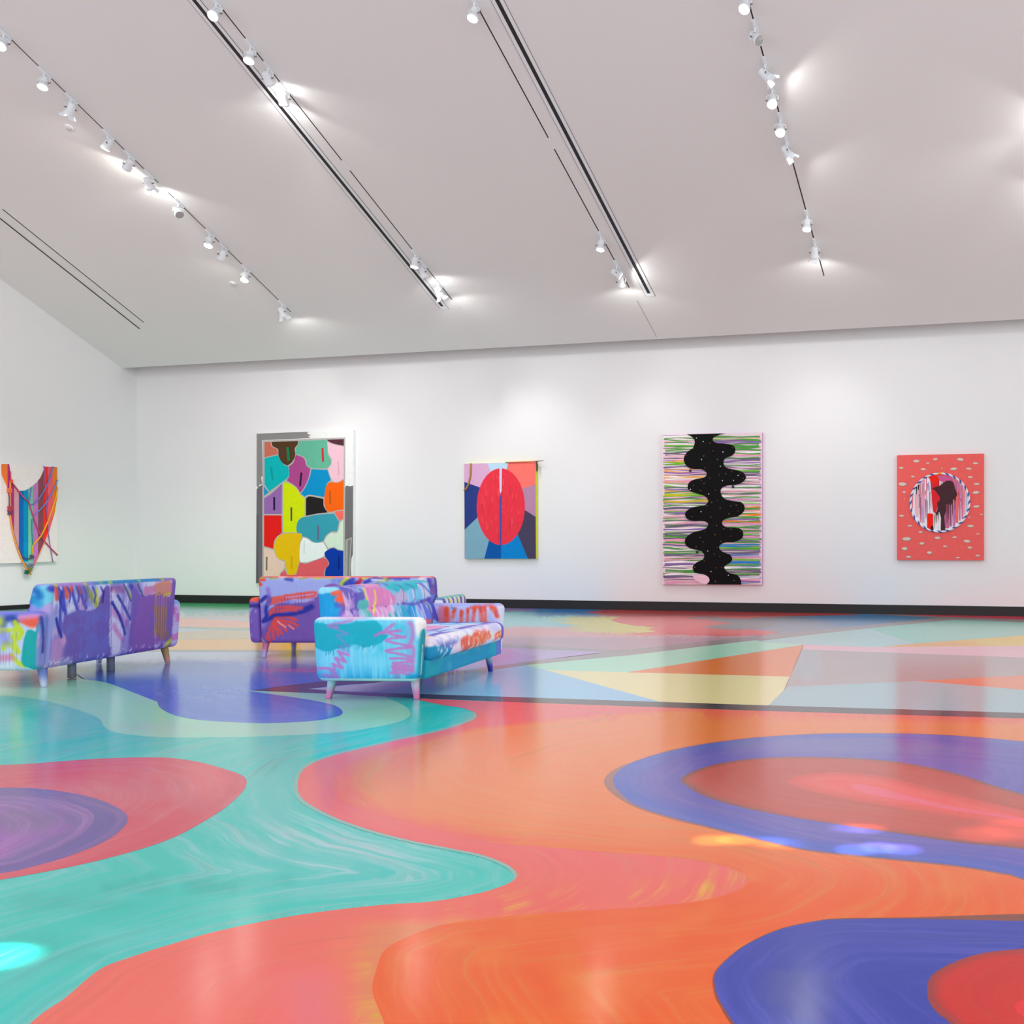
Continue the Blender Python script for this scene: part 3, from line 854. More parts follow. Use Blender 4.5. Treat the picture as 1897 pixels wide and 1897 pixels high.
# ---- 3: black wavy column on striped canvas
z = crop(1210, 780, 5.927)
p = Panel(**BACK)
p.body(z([(98, 150), (1195, 125), (1195, 1797), (100, 1793)]), (242, 222, 230), side=(210, 160, 200))
SC = [(86, 166, 66), (150, 112, 190), (240, 170, 192), (108, 100, 128), (250, 246, 248), (90, 160, 80), (236, 160, 196), (128, 110, 150), (86, 150, 86), (244, 196, 206), (126, 196, 70)]
for sd, (xa, xb) in enumerate(((104, 640), (640, 1190))):
    y = 160.0
    i = 0
    while y < 1780:
        w_ = rng.uniform(9, 26)
        cc = SC[int(rng.integers(len(SC)))]
        f_ = rng.random()
        if sd == 1 and 1300 < y and f_ < 0.36:
            cc = (40, 140, 206)
        if sd == 1 and 900 < y < 1120 and f_ < 0.4:
            cc = (255, 138, 40)
        if sd == 0 and 440 < y < 960 and f_ < 0.3:
            cc = [(214, 206, 40), (110, 196, 20), (246, 176, 90)][int(rng.integers(3))]
        x0 = xa + (rng.uniform(0, 30) if sd == 0 else 0); x1 = xb - (rng.uniform(0, 30) if sd == 1 else 0)
        xs = np.linspace(x0, x1, 9)
        ph = rng.uniform(0, 6.28); am = rng.uniform(2, 9); tl = rng.uniform(-14, 8)
        pts = [(x, y + am * math.sin(ph + x / 110) + tl * (x - xa) / 500) for x in xs]
        top = [(a, b - w_ / 2 * (0.7 + 0.3 * math.sin(ph * 3 + a / 60))) for a, b in pts]
        bot = [(a, b + w_ / 2 * (0.7 + 0.3 * math.cos(ph * 2 + a / 70))) for a, b in pts]
        if min(q[1] for q in top) > 150 and max(q[1] for q in bot) < 1790:
            p.poly(z(top + bot[::-1]), cc)
        y += rng.uniform(9, 17)
p.poly(z([(440, 1700), (560, 1690), (618, 1725), (620, 1765), (585, 1792), (480, 1760)]), (244, 206, 224), True)
BL = [(365, 146, 1), (420, 170), (455, 215), (440, 290), (375, 340), (338, 400), (345, 460), (390, 510), (450, 527), (530, 530), (580, 560), (588, 590), (555, 620), (460, 640), (400, 670), (378, 720), (400, 765), (480, 795), (560, 820), (600, 860), (600, 890), (560, 925), (440, 945), (370, 985), (350, 1030), (375, 1075), (440, 1095), (540, 1097), (595, 1115), (600, 1150), (560, 1190), (450, 1220), (380, 1260), (348, 1310), (365, 1370), (430, 1405), (520, 1425), (560, 1470), (545, 1520), (480, 1550), (435, 1600), (450, 1655), (500, 1675), (560, 1685), (610, 1720), (615, 1760), (585, 1794, 1),
      (967, 1796, 1), (960, 1740), (920, 1690), (830, 1665), (785, 1620), (790, 1590), (850, 1550), (868, 1510), (840, 1465), (770, 1440), (728, 1400), (735, 1360), (790, 1335), (900, 1325), (975, 1285), (988, 1230), (960, 1185), (880, 1168), (800, 1165), (758, 1130), (765, 1095), (820, 1065), (930, 1045), (995, 990), (1000, 930), (960, 890), (860, 875), (780, 850), (742, 790), (750, 740), (810, 710), (930, 695), (1005, 650), (1015, 600), (970, 555), (870, 530), (800, 510), (772, 460), (790, 410), (870, 375), (902, 320), (880, 270), (800, 250), (700, 240), (655, 215), (665, 180), (730, 150), (800, 134, 1)]
p.poly(z(BL), (10, 10, 12), True)
for (x, y, kind) in [(475, 187, 0), (549, 226, 0), (625, 242, 1), (668, 162, 2), (766, 339, 0), (875, 289, 2), (445, 302, 2), (365, 378, 2), (556, 383, 1), (530, 421, 0), (705, 421, 1), (738, 497, 0), (567, 515, 1), (725, 590, 2), (797, 580, 1), (862, 555, 2), (932, 598, 0), (987, 628, 2), (955, 573, 2), (620, 625, 2), (530, 655, 2), (760, 655, 0), (882, 652, 0), (445, 705, 1), (410, 750, 0), (520, 762, 1), (610, 800, 0), (683, 756, 2), (643, 892, 1), (590, 930, 1), (708, 870, 2), (735, 958, 1), (912, 922, 1), (931, 987, 2), (832, 1020, 1), (525, 995, 0), (634, 1055, 1), (430, 1048, 2), (696, 1148, 1), (855, 1187, 1), (570, 1217, 2), (678, 1247, 1), (515, 1280, 1), (852, 1264, 2), (743, 1320, 1), (955, 1212, 2), (703, 1386, 2), (599, 1427, 0), (472, 1382, 1), (670, 1461, 1), (732, 1486, 1), (560, 1535, 2), (457, 1604, 1), (693, 1612, 1), (751, 1607, 2), (635, 1653, 0), (826, 1693, 0), (890, 1752, 1), (683, 1760, 1)]:
    r = (5.5, 4.2, 4.2)[kind]
    p.poly(z([(x + r * math.cos(a), y + r * math.sin(a)) for a in np.linspace(0, 6.2832, 8, endpoint=False)]), [(240, 244, 244), (200, 150, 84), (190, 84, 62)][kind])
c = wall_point(z([(648, 960)]), 0)[0]
t = thing('painting', 'tall striped canvas with a wavy black column and small beads down the middle', 'painting', tuple(c))
p.build('canvas', t)
M_BEAD = plain('dark_glass_bead', (34, 30, 32), 0.15, var=0.1)
loc = np.array(t.location)
for i, (x, y) in enumerate([(407, 545), (876, 720), (483, 1440), (657, 330), (560, 688), (852, 938), (775, 1188), (550, 1330)]):
    w = wall_point(z([(x, y)]), 0.088)[0] - loc
    prof = [(-0.024 * math.cos(a), max(0.0005, 0.024 * math.sin(a))) for a in np.linspace(0, math.pi, 9)]
    mesh('bead', *lathe(prof, (0, 0, 1), w, 14), M_BEAD, t, True)

# ---- 4: coral canvas with round inset
z = crop(1640, 820, 7.905)
p = Panel(**BACK)
p.body(z([(175, 185), (1447, 160), (1440, 1722), (168, 1718)]), (244, 102, 98))
for (x, y, w_, h_) in [(455, 270, 90, 42), (735, 242, 72, 30), (1100, 246, 100, 42), (1322, 302, 85, 28), (623, 301, 48, 18), (232, 369, 72, 28), (558, 390, 80, 30), (1002, 383, 102, 40), (1224, 381, 85, 30), (406, 497, 58, 22), (1244, 504, 75, 28), (252, 607, 118, 52), (1340, 605, 88, 28), (1328, 729, 105, 42), (277, 724, 52, 28), (1334, 934, 98, 34), (239, 1070, 78, 28), (1410, 1052, 42, 18), (360, 1218, 70, 24), (1250, 1221, 98, 34), (1230, 1093, 40, 14), (516, 1310, 60, 26), (312, 1409, 130, 52), (765, 1394, 90, 36), (1016, 1385, 70, 26), (1359, 1337, 55, 18), (1196, 1443, 105, 38), (537, 1475, 75, 36), (875, 1518, 65, 24), (1238, 1537, 72, 32), (283, 1552, 88, 44), (647, 1610, 80, 36), (1355, 1655, 70, 26), (342, 1672, 82, 28), (1062, 1684, 65, 20), (833, 378, 25, 14), (285, 826, 22, 12)]:
    rot = rng.uniform(-.12, .12)
    for (k_, rgb, dx) in ((1.06, (146, 116, 114), 3), (1.0, (220, 206, 192), 0)):
        pts = []
        for a in np.linspace(0, 2 * math.pi, 20, endpoint=False):
            ca, sa = math.cos(a), math.sin(a)
            ex = w_ / 2 * ca * k_; ey = h_ / 2 * sa * abs(sa) ** 0.35 * (1 if k_ == 1 else 1.12)
            pts.append((x + dx + ex * math.cos(rot) - ey * math.sin(rot), y + dx * .7 + ex * math.sin(rot) + ey * math.cos(rot)))
        p.poly(z(pts), rgb)
c = wall_point(z([(810, 940)]), 0)[0]
t = thing('painting', 'coral canvas with beige leaf shapes and a round dripped picture in twisted rim', 'painting', tuple(c))
p.build('canvas', t)
loc = np.array(t.location)
d = Panel(o=(0, WALL_Y - 0.07, 0), n=(0, -1, 0), u=(1, 0, 0), depth=0.012)
CX4, CY4, R4 = 797, 878, 428


def disc(x, y):
    return (x - CX4) ** 2 + (y - CY4) ** 2


def clip_disc(pts):
    out = []
    for x, y in pts:
        r = math.hypot(x - CX4, y - CY4)
        if r > R4 - 2:
            k_ = (R4 - 2) / r; x, y = CX4 + (x - CX4) * k_, CY4 + (y - CY4) * k_
        out.append((x, y))
    return out


ring = [(CX4 + R4 * math.cos(a), CY4 + R4 * 1.01 * math.sin(a)) for a in np.linspace(0, 2 * math.pi, 64, endpoint=False)]
d.poly(z(ring), (246, 238, 240))


def streak4(x, y0, y1, w_, rgb, taper=0.4):
    d.poly(z(clip_disc([(x - w_ / 2, y0), (x + w_ / 2, y0), (x + w_ / 2 * .8, (y0 + y1) / 2), (x + w_ * taper / 2, y1), (x - w_ * taper / 2, y1), (x - w_ / 2 * .9, (y0 + y1) / 2)])), rgb)


def chord(x):
    h_ = math.sqrt(max(0, (R4 - 6) ** 2 - (x - CX4) ** 2))
    return CY4 - h_, CY4 + h_


for x, rgb, w_ in [(395, (226, 120, 140), 30), (420, (246, 226, 230), 30), (470, (244, 190, 200), 60), (520, (238, 150, 172), 50), (560, (232, 160, 190), 40), (600, (250, 240, 246), 50), (640, (240, 244, 255), 40), (900, (206, 110, 150), 120), (960, (210, 130, 180), 80), (1010, (222, 130, 160), 60), (1050, (250, 110, 110), 60), (1090, (200, 130, 180), 40), (1130, (226, 120, 150), 40), (1160, (240, 180, 200), 30), (1190, (190, 190, 230), 30)]:
    a_, b_ = chord(x); streak4(x, a_, b_ - rng.uniform(0, 60), w_, rgb, .6)
for k_ in range(70):
    x = rng.uniform(395, 1200); a_, b_ = chord(x)
    y0 = rng.uniform(a_, CY4 + 60); y1 = min(b_, y0 + rng.uniform(120, 420))
    side = x > 850
    rgb = [(226, 86, 110), (190, 120, 190), (250, 244, 246), (240, 150, 168), (120, 110, 200), (250, 120, 110)][int(rng.integers(6))] if side else [(250, 246, 248), (240, 170, 186), (226, 110, 140), (150, 150, 220), (110, 50, 66), (248, 200, 210)][int(rng.integers(6))]
    streak4(x, y0, y1, rng.uniform(4, 14), rgb)
d.poly(z(clip_disc([(620, 490), (760, 455), (880, 470), (860, 520), (800, 510), (770, 600), (700, 650), (668, 620), (655, 540)])), (250, 40, 22))
d.poly(z(clip_disc([(665, 600), (790, 560), (800, 800), (770, 950), (730, 1040), (700, 1000), (680, 800)])), (226, 40, 52))
d.poly(z(clip_disc([(760, 480), (960, 470), (1010, 580), (900, 600), (800, 560)])), (214, 96, 150))
d.poly(z(clip_disc([(440, 620), (470, 640), (460, 760), (448, 760)])), (60, 40, 44))
d.poly(z(clip_disc([(480, 610), (500, 620), (492, 690), (478, 690)])), (60, 40, 44))
d.poly(z([(612, 1045), (640, 1036), (690, 1040), (702, 1060), (700, 1262), (650, 1278), (614, 1262)]), (250, 36, 22))
d.poly(z(clip_disc([(662, 1240), (680, 1214), (704, 1226), (708, 1300), (670, 1296)])), (40, 34, 38))
DK = (74, 44, 50)
d.poly(z([(676, 676), (720, 655), (800, 630), (840, 596), (900, 556), (960, 556), (1000, 585), (1025, 680), (1058, 756), (1034, 800), (1030, 860), (1000, 820), (960, 925), (930, 890), (892, 905), (890, 1000), (862, 1080), (880, 1290), (812, 1298), (816, 1100), (792, 1010), (762, 1060), (735, 1050), (772, 960), (758, 880), (792, 850), (800, 800), (760, 740), (720, 690)]), DK)
for x, y0, y1, w_ in [(745, 1020, 1180, 14), (775, 1000, 1150, 12), (905, 880, 1180, 14), (930, 880, 1120, 12), (955, 860, 1240, 10), (1020, 700, 980, 12), (985, 860, 1060, 10), (840, 1200, 1305, 40), (720, 1050, 1250, 8), (550, 600, 760, 6), (620, 600, 700, 6), (590, 700, 780, 6)]:
    streak4(x, y0, y1, w_, DK)
dm = d.build('round_picture', t)
cen = d.at(z([(CX4, CY4)]), 0.0)[0]
e = d.at(z([(CX4 + R4, CY4)]), 0.0)[0]
RAD = float(np.linalg.norm(e - cen))
V, Fc, Cc2 = [], [], []
NA, NB = 240, 10
for i in range(NA):
    a = 2 * math.pi * i / NA
    dirv = np.array([math.cos(a), 0, math.sin(a)])
    for k in range(NB):
        b = 2 * math.pi * k / NB
        tw_ = math.sin(b * 1 + a * 24)
        r = 0.017 * (1 + 0.12 * abs(tw_))
        V.append(cen + dirv * (RAD + 0.006 + r * math.cos(b)) + np.array([0, -1, 0]) * (r * math.sin(b)) - loc)
        Cc2.append(lin((30, 84, 172) if math.sin(b + a * 24) > 0.1 else (238, 238, 244)) if not (abs(a - math.pi / 2) < 0.06) else lin((236, 170, 60)))
for i in range(NA):
    for k in range(NB):
        i2, k2 = (i + 1) % NA, (k + 1) % NB
        Fc.append((i * NB + k, i * NB + k2, i2 * NB + k2, i2 * NB + k))
mesh('twisted_rim', V, Fc, M_CANVAS, t, True, paint=Cc2)

# ---- 5: rainbow stripes and ropes on the left wall
z = crop(0, 840, 7.906)
p = Panel(o=(WALL_X, 0, 0), n=(1, 0, 0), u=(0, 1, 0), depth=0.06)
p.body(z([(18, 150), (840, 195), (835, 1583), (15, 1612)]), (246, 240, 236))


def left_at(pts, lift):
    return on_plane(np.array([q[:2] for q in pts], float), (WALL_X + lift, 0, 0), (1, 0, 0))


TOP = [(18, 151), (135, 152), (150, 250), (160, 400), (205, 470), (285, 545), (350, 543), (400, 525), (470, 480), (540, 420), (600, 340), (640, 240), (650, 190), (840, 196)]
BOT = [(18, 300), (100, 480), (128, 640), (150, 930), (190, 1150), (250, 1390), (290, 1500), (330, 1580), (420, 1600), (470, 1640), (500, 1640), (560, 1500), (640, 1330), (720, 1150), (800, 880), (840, 640)]
tx, ty = zip(*TOP); bx_, by_ = zip(*BOT)
for x0, x1, rgb in [(20, 112, (255, 134, 62)), (112, 206, (196, 58, 130)), (206, 276, (226, 166, 178)), (276, 345, (20, 112, 196)), (345, 415, (0, 156, 206)), (415, 482, (130, 216, 180)), (482, 558, (206, 132, 202)), (558, 635, (150, 82, 92)), (635, 700, (255, 60, 50)), (700, 772, (255, 108, 124)), (772, 838, (250, 140, 44))]:
    xs = np.linspace(x0, x1, 9)
    pts = [(x, float(np.interp(x, tx, ty)) + 3) for x in xs] + [(x, float(np.interp(x, bx_, by_))) for x in xs[::-1]]
    p.poly(z(pts), rgb, lift=0.004)
    p.poly(z([(a, b if i < 9 else 0.72 * b + 0.28 * pts[17 - i][1]) for i, (a, b) in enumerate(pts)]), tuple(min(255, v * 0.97) for v in rgb), lift=0.0046)
p.poly(z([(350, 1585), (480, 1582), (495, 1640), (470, 1650), (420, 1640), (370, 1600)]), (150, 190, 200), lift=0.005)
c = left_at(z([(430, 900)]), 0)[0]
t = thing('painting', 'white canvas with a bib of rainbow stripes and tied ropes on the left wall', 'painting', tuple(c))
p.build('canvas', t)
loc = np.array(t.location)


def rope(pts, w, rgb, name='rope', lift=0.078, parent=None):
    P = catmull([np.array(q, float) for q in pts], 6)
    W = left_at(z([tuple(q) for q in P]), lift) - loc
    return mesh(name, *tube(W, w, 8), plain(name + '_' + str(rgb), rgb, 0.7, var=0.1, scale=60), parent or t, True)


rope([(640, 180), (655, 260), (662, 480), (690, 900), (712, 1190), (735, 1350), (775, 1590)], 0.008, (150, 110, 180))
rope([(778, 192), (740, 320), (680, 480), (600, 620), (520, 720), (460, 750), (428, 725), (440, 620), (462, 490)], 0.012, (110, 130, 200))
rope([(842, 390), (800, 500), (700, 690), (600, 810), (490, 915)], 0.011, (120, 140, 205))
rope([(150, 260), (165, 400), (250, 520), (340, 640), (420, 715), (455, 820), (500, 960), (590, 1190), (700, 1340), (845, 1490)], 0.012, (206, 74, 120))
rope([(842, 500), (820, 640), (770, 800), (700, 1000), (620, 1170), (560, 1260), (490, 1340), (478, 1400), (480, 1480), (450, 1530)], 0.014, (246, 176, 30))
rope([(150, 420), (148, 560), (148, 700), (150, 830), (155, 950), (185, 1130), (240, 1340), (310, 1530), (400, 1720), (440, 1740), (455, 1780)], 0.014, (236, 160, 70))
rope([(140, 610), (140, 760), (150, 900), (180, 1080), (240, 1310), (310, 1480), (380, 1540), (440, 1540)], 0.011, (90, 84, 150))
rope([(500, 1640), (560, 1510), (640, 1320), (715, 1150)], 0.009, (240, 140, 110))
rope([(470, 960), (468, 1100), (480, 1300), (486, 1420), (470, 1490)], 0.009, (40, 150, 160))


def knot(x, y, r, rgb, name='knot', seed=0):
    q = np.random.default_rng(seed)
    P = []
    for k in range(26):
        a = k * 1.9
        P.append((x + r * math.cos(a) * (0.75 + .25 * q.random()), y + r * 1.2 * math.sin(a * 0.77) * (0.75 + .25 * q.random())))
    P = catmull([np.array(v) for v in P], 4)
    W = left_at(z([tuple(v) for v in P]), 0.082)
    W[:, 0] += 0.02 * np.sin(np.arange(len(W)) * 0.55)
    mesh(name, *tube(W - loc, 0.009, 7), plain('knot_' + str(rgb), rgb, 0.7, var=0.15, scale=60), t, True)


knot(165, 405, 16, (240, 100, 70), seed=1)
knot(140, 545, 28, (246, 132, 74), seed=2)
knot(148, 810, 34, (190, 70, 90), seed=3)
knot(148, 870, 24, (120, 70, 110), seed=4)
knot(465, 1515, 22, (90, 90, 100), seed=5)
knot(455, 1650, 30, (120, 130, 150), seed=6)
knot(440, 1700, 26, (150, 140, 60), seed=7)
knot(395, 1738, 26, (20, 110, 80), seed=8)
# ------------------------------------------------------------------ painted sofas
LH, ZA, ZB, QF, QR, QFB, QRB, ZT, QBR, QBF, LS, LQF, LQR, TA = 1.014, 0.625, 0.151, 0.438, -0.402, 0.406, -0.369, 0.845, -0.424, -0.278, 0.876, 0.339, -0.34, 0.115


def rbox(x0, x1, y0, y1, z0, z1, r, st):
    """box surface with rounded edges, on a dense grid; returns points, faces and the side each point lies on"""
    c = np.array([(x0 + x1) / 2, (y0 + y1) / 2, (z0 + z1) / 2]); h = np.array([(x1 - x0) / 2, (y1 - y0) / 2, (z1 - z0) / 2])
    st = st if hasattr(st, '__len__') else (st, st, st)
    n = [max(4, int(round(2 * h[i] / st[i]))) for i in range(3)]
    idx = {}
    V, Fc = [], []

    def vid(i, j, k):
        key = (i, j, k)
        if key not in idx:
            idx[key] = len(V)
            V.append([-h[0] + 2 * h[0] * i / n[0], -h[1] + 2 * h[1] * j / n[1], -h[2] + 2 * h[2] * k / n[2]])
        return idx[key]
    for ax in range(3):
        a, b = [q for q in range(3) if q != ax]
        for side in (0, n[ax]):
            for i in range(n[a]):
                for j in range(n[b]):
                    q = []
                    for di, dj in ((0, 0), (1, 0), (1, 1), (0, 1)):
                        ijk = [0, 0, 0]; ijk[ax] = side; ijk[a] = i + di; ijk[b] = j + dj
                        q.append(vid(*ijk))
                    flip = (side == 0) ^ (ax == 1)
                    Fc.append(tuple(reversed(q)) if flip else tuple(q))
    V = np.array(V)
    rr = np.minimum(r, h * 0.98)
    q = np.clip(V, -(h - rr), h - rr)
    d = (V - q) / rr
    ln = np.linalg.norm(d, axis=1, keepdims=True)
    mx_ = np.abs(d).max(axis=1, keepdims=True)
    d = np.where(ln > 1e-9, d / np.maximum(ln, 1e-9) * np.minimum(1, mx_), d)
    P = q + d * rr + c
    side = np.zeros(len(V), int)
    ad = np.abs(V) / h
    # side codes: 0 -x, 1 +x, 2 -y(rear), 3 +y(front), 4 bottom, 5 top
    axm = np.argmax(np.abs(d), axis=1)
    side = axm * 2 + (np.take_along_axis(V, axm[:, None], 1)[:, 0] > 0)
    return P, Fc, side


class Paint:
    def __init__(s, U, base, sel=None):
        s.U = np.asarray(U, float); s.n = len(U)
        s.c = np.tile(np.array(base, float), (s.n, 1))

    def mix(s, a, rgb):
        a = np.clip(a, 0, 1)[:, None]
        s.c = s.c * (1 - a) + np.array(rgb, float) * a

    def fill(s, pts, rgb, soft=0.008, nz=0.02, fr=18, al=1.0, sd=1, smooth=True):
        pts = loop([tuple(q[:2]) for q in pts], 4) if smooth else np.array(pts, float)
        U = s.U + (np.stack([fbm(s.U, fr, sd), fbm(s.U, fr, sd + 9)], 1) - 0.5) * 2 * nz
        d = seg_dist(U, pts, True) * np.where(inside(U, pts), 1, -1)
        s.mix(al * sstep(-soft, soft, d), rgb)

    def line(s, pts, w, rgb, soft=0.5, al=0.9, nz=0.004, sd=2, smooth=True):
        P = [np.array(q, float) for q in pts]
        P = catmull(P, 4) if smooth and len(P) > 2 else P
        U = s.U + (np.stack([fbm(s.U, 30, sd), fbm(s.U, 30, sd + 9)], 1) - 0.5) * 2 * nz
        d = seg_dist(U, P)
        s.mix(al * (1 - sstep(w * 0.5 * (1 - soft), w * 0.5 * (1 + soft), d)), rgb)

    def drip(s, x, y0, y1, w, rgb, al=.9):
        d = np.abs(s.U[:, 0] - x)
        k = (1 - sstep(w * .3, w * .7, d)) * (s.U[:, 1] < y0) * (s.U[:, 1] > y1)
        s.mix(al * k, rgb)

    def wash(s, rgb, fr=(40, 2), lo=.5, hi=.75, al=.5, sd=4, y0=-9, y1=9, soft=.05):
        k = sstep(lo, hi, fbm(s.U, fr, sd)) * sstep(y0 - soft, y0 + soft, s.U[:, 1]) * (1 - sstep(y1 - soft, y1 + soft, s.U[:, 1]))
        s.mix(al * k, rgb)


class Sofa:
    def __init__(s, label, cx, cy, deg, seed):
        s.t = math.radians(deg)
        s.fr = np.array([math.cos(s.t), math.sin(s.t), 0]); s.ln = np.array([-math.sin(s.t), math.cos(s.t), 0])
        s.c = np.array([cx, cy, 0.0035])
        s.root = thing('sofa', label, 'sofa', tuple(s.c), s.t, 'spray painted sofas')
        s.seed = seed

    def w(s, P):     # local (q towards the front, l along the length, z) -> world
        P = np.asarray(P, float)
        return s.c + P[..., 0:1] * s.fr + P[..., 1:2] * s.ln + P[..., 2:3] * UP

    def face(s, o, e1, e2):
        """flat frame on the sofa: traced photo points -> (a, b) on that face"""
        o = np.asarray(o, float); e1 = np.asarray(e1, float); e2 = np.asarray(e2, float)
        e2 = e2 / np.linalg.norm(e2)
        O = s.w(o); E1 = s.fr * e1[0] + s.ln * e1[1] + UP * e1[2]; E2 = s.fr * e2[0] + s.ln * e2[1] + UP * e2[2]
        n = np.cross(E1, E2)

        def tr(pts):
            W = on_plane(np.array([p[:2] for p in pts], float), O, n) - O
            return [(float(w @ E1), float(w @ E2)) for w in W]

        def uv(P):
            D = np.asarray(P) - o
            return np.stack([D @ e1, D @ e2], 1)
        return tr, uv

    def part(s, name, P, Fc, C, mat=None, label=None, parent=None):
        # local mesh axes: x = front, y = along
        o = mesh(name, P, Fc, mat or M_FABRIC, parent or s.root, True, paint=np.clip(lin(np.clip(C, 0, 255)) * 1.22, 0, .96))
        if label:
            o['label'] = label
        return o


def arm_shape(sgn, st):
    l0, l1 = (-LH, -LH + TA) if sgn < 0 else (LH - TA, LH)
    P, Fc, side = rbox(QR, QF, l0, l1, ZB, ZA, np.array([0.06, 0.03, 0.055]), st)
    k = np.clip((ZA - P[:, 2]) / (ZA - ZB), 0, 1)
    mid = (QR + QF) / 2
    lo = (QFB - QRB) / (QF - QR)
    P[:, 0] = mid + (P[:, 0] - mid) * (1 - (1 - lo) * k) - 0.0
    # soft lower corners
    P[:, 1] += np.sign(P[:, 1]) * 0.006 * np.sin(np.clip((P[:, 2] - ZB) / (ZA - ZB), 0, 1) * math.pi)
    return P, Fc, side


def back_shape(st):
    L = LH - TA
    P, Fc, side = rbox(-0.5, 0.5, -L, L, ZB, ZT, np.array([0.16, 0.035, 0.05]), (0.1, st, st))
    # rebuild the depth axis from the leaning front and rear surfaces
    f = P[:, 0] + 0.5
    zz = (P[:, 2] - ZB) / (ZT - ZB)
    rear = QRB + (QBR - QRB) * zz
    front = np.interp(P[:, 2], [ZB, 0.36, ZT], [-0.16, -0.125, QBF + 0.012])
    P[:, 0] = rear + (front - rear) * f
    fm = sstep(0.55, 1.0, f)
    seams = np.linspace(-L, L, 8)[1:-1]
    g = np.zeros(len(P))
    for q in seams:
        g = np.maximum(g, np.exp(-((P[:, 1] - q) / 0.022) ** 2))
    g2 = np.exp(-((P[:, 2] - 0.66) / 0.02) ** 2)
    up = sstep(0.4, 0.5, P[:, 2])
    puff = 0.5 * np.abs(np.sin((P[:, 1] + L) / (2 * L) * 7 * math.pi)) + 0.5 * np.abs(np.sin((P[:, 2] - 0.66) / 0.2 * math.pi / 2))
    P[:, 0] += fm * up * (0.016 * puff - 0.016 * np.maximum(g, g2 * .7))
    return P, Fc, side, f


def cushion_shape(st):
    L = LH - TA
    P, Fc, side = rbox(-0.16, QF + 0.03, -L + .004, L - .004, 0.285, 0.452, np.array([0.06, 0.05, 0.06]), st)
    P[:, 2] += np.where(P[:, 2] > 0.36, 0.014 * np.cos(np.clip(P[:, 1] / L, -1, 1) * math.pi / 2) ** .5, 0) * (1 - 0.3 * sstep(0.3, 0.45, P[:, 0]))
    return P, Fc, side


def leg_shape(q, l, splq, spll):
    V, Fc = [], []
    n = 12
    for j in range(n + 1):
        z_ = (ZB + 0.012) * (1 - j / n); k = j / n
        h_ = 0.027 * (1 - k) + 0.0165 * k
        cq, cl = q - splq * (1 - k), l - spll * (1 - k)
        for a, b in ((-1, -1), (1, -1), (1, 1), (-1, 1)):
            V.append((cq + a * h_, cl + b * h_, z_))
    for j in range(n):
        for k in range(4):
            k2 = (k + 1) % 4
            Fc.append((j * 4 + k2, j * 4 + k, (j + 1) * 4 + k, (j + 1) * 4 + k2))
    Fc.append((0, 1, 2, 3)); Fc.append(tuple(reversed(range(n * 4, n * 4 + 4))))
    return np.array(V), Fc


WHITE, LILAC, SKY, TURQ, VIOL, NAVY, CORAL, ROSEP, LIME, PURP, AQUA = (232, 232, 242), (176, 178, 222), (112, 190, 224), (0, 160, 182), (82, 74, 176), (28, 48, 150), (250, 86, 60), (206, 122, 178), (206, 212, 40), (112, 78, 160), (120, 206, 222)


def generic(P, seed, cols, base=WHITE, f=3.0):
    """sprayed colours for faces that the photo does not show"""
    U = np.stack([P[:, 0] + P[:, 1] * 0.93, P[:, 2] * 1.1 + P[:, 0] * 0.35], 1)
    pt = Paint(U, base)
    for i, c in enumerate(cols):
        pt.mix(sstep(.5, .62, fbm(U, (f * (1 + .25 * i), f * 1.4), seed + i * 5)) * .9, c)
    return pt.c


def put(C, sel, pt):
    C[sel] = pt.c


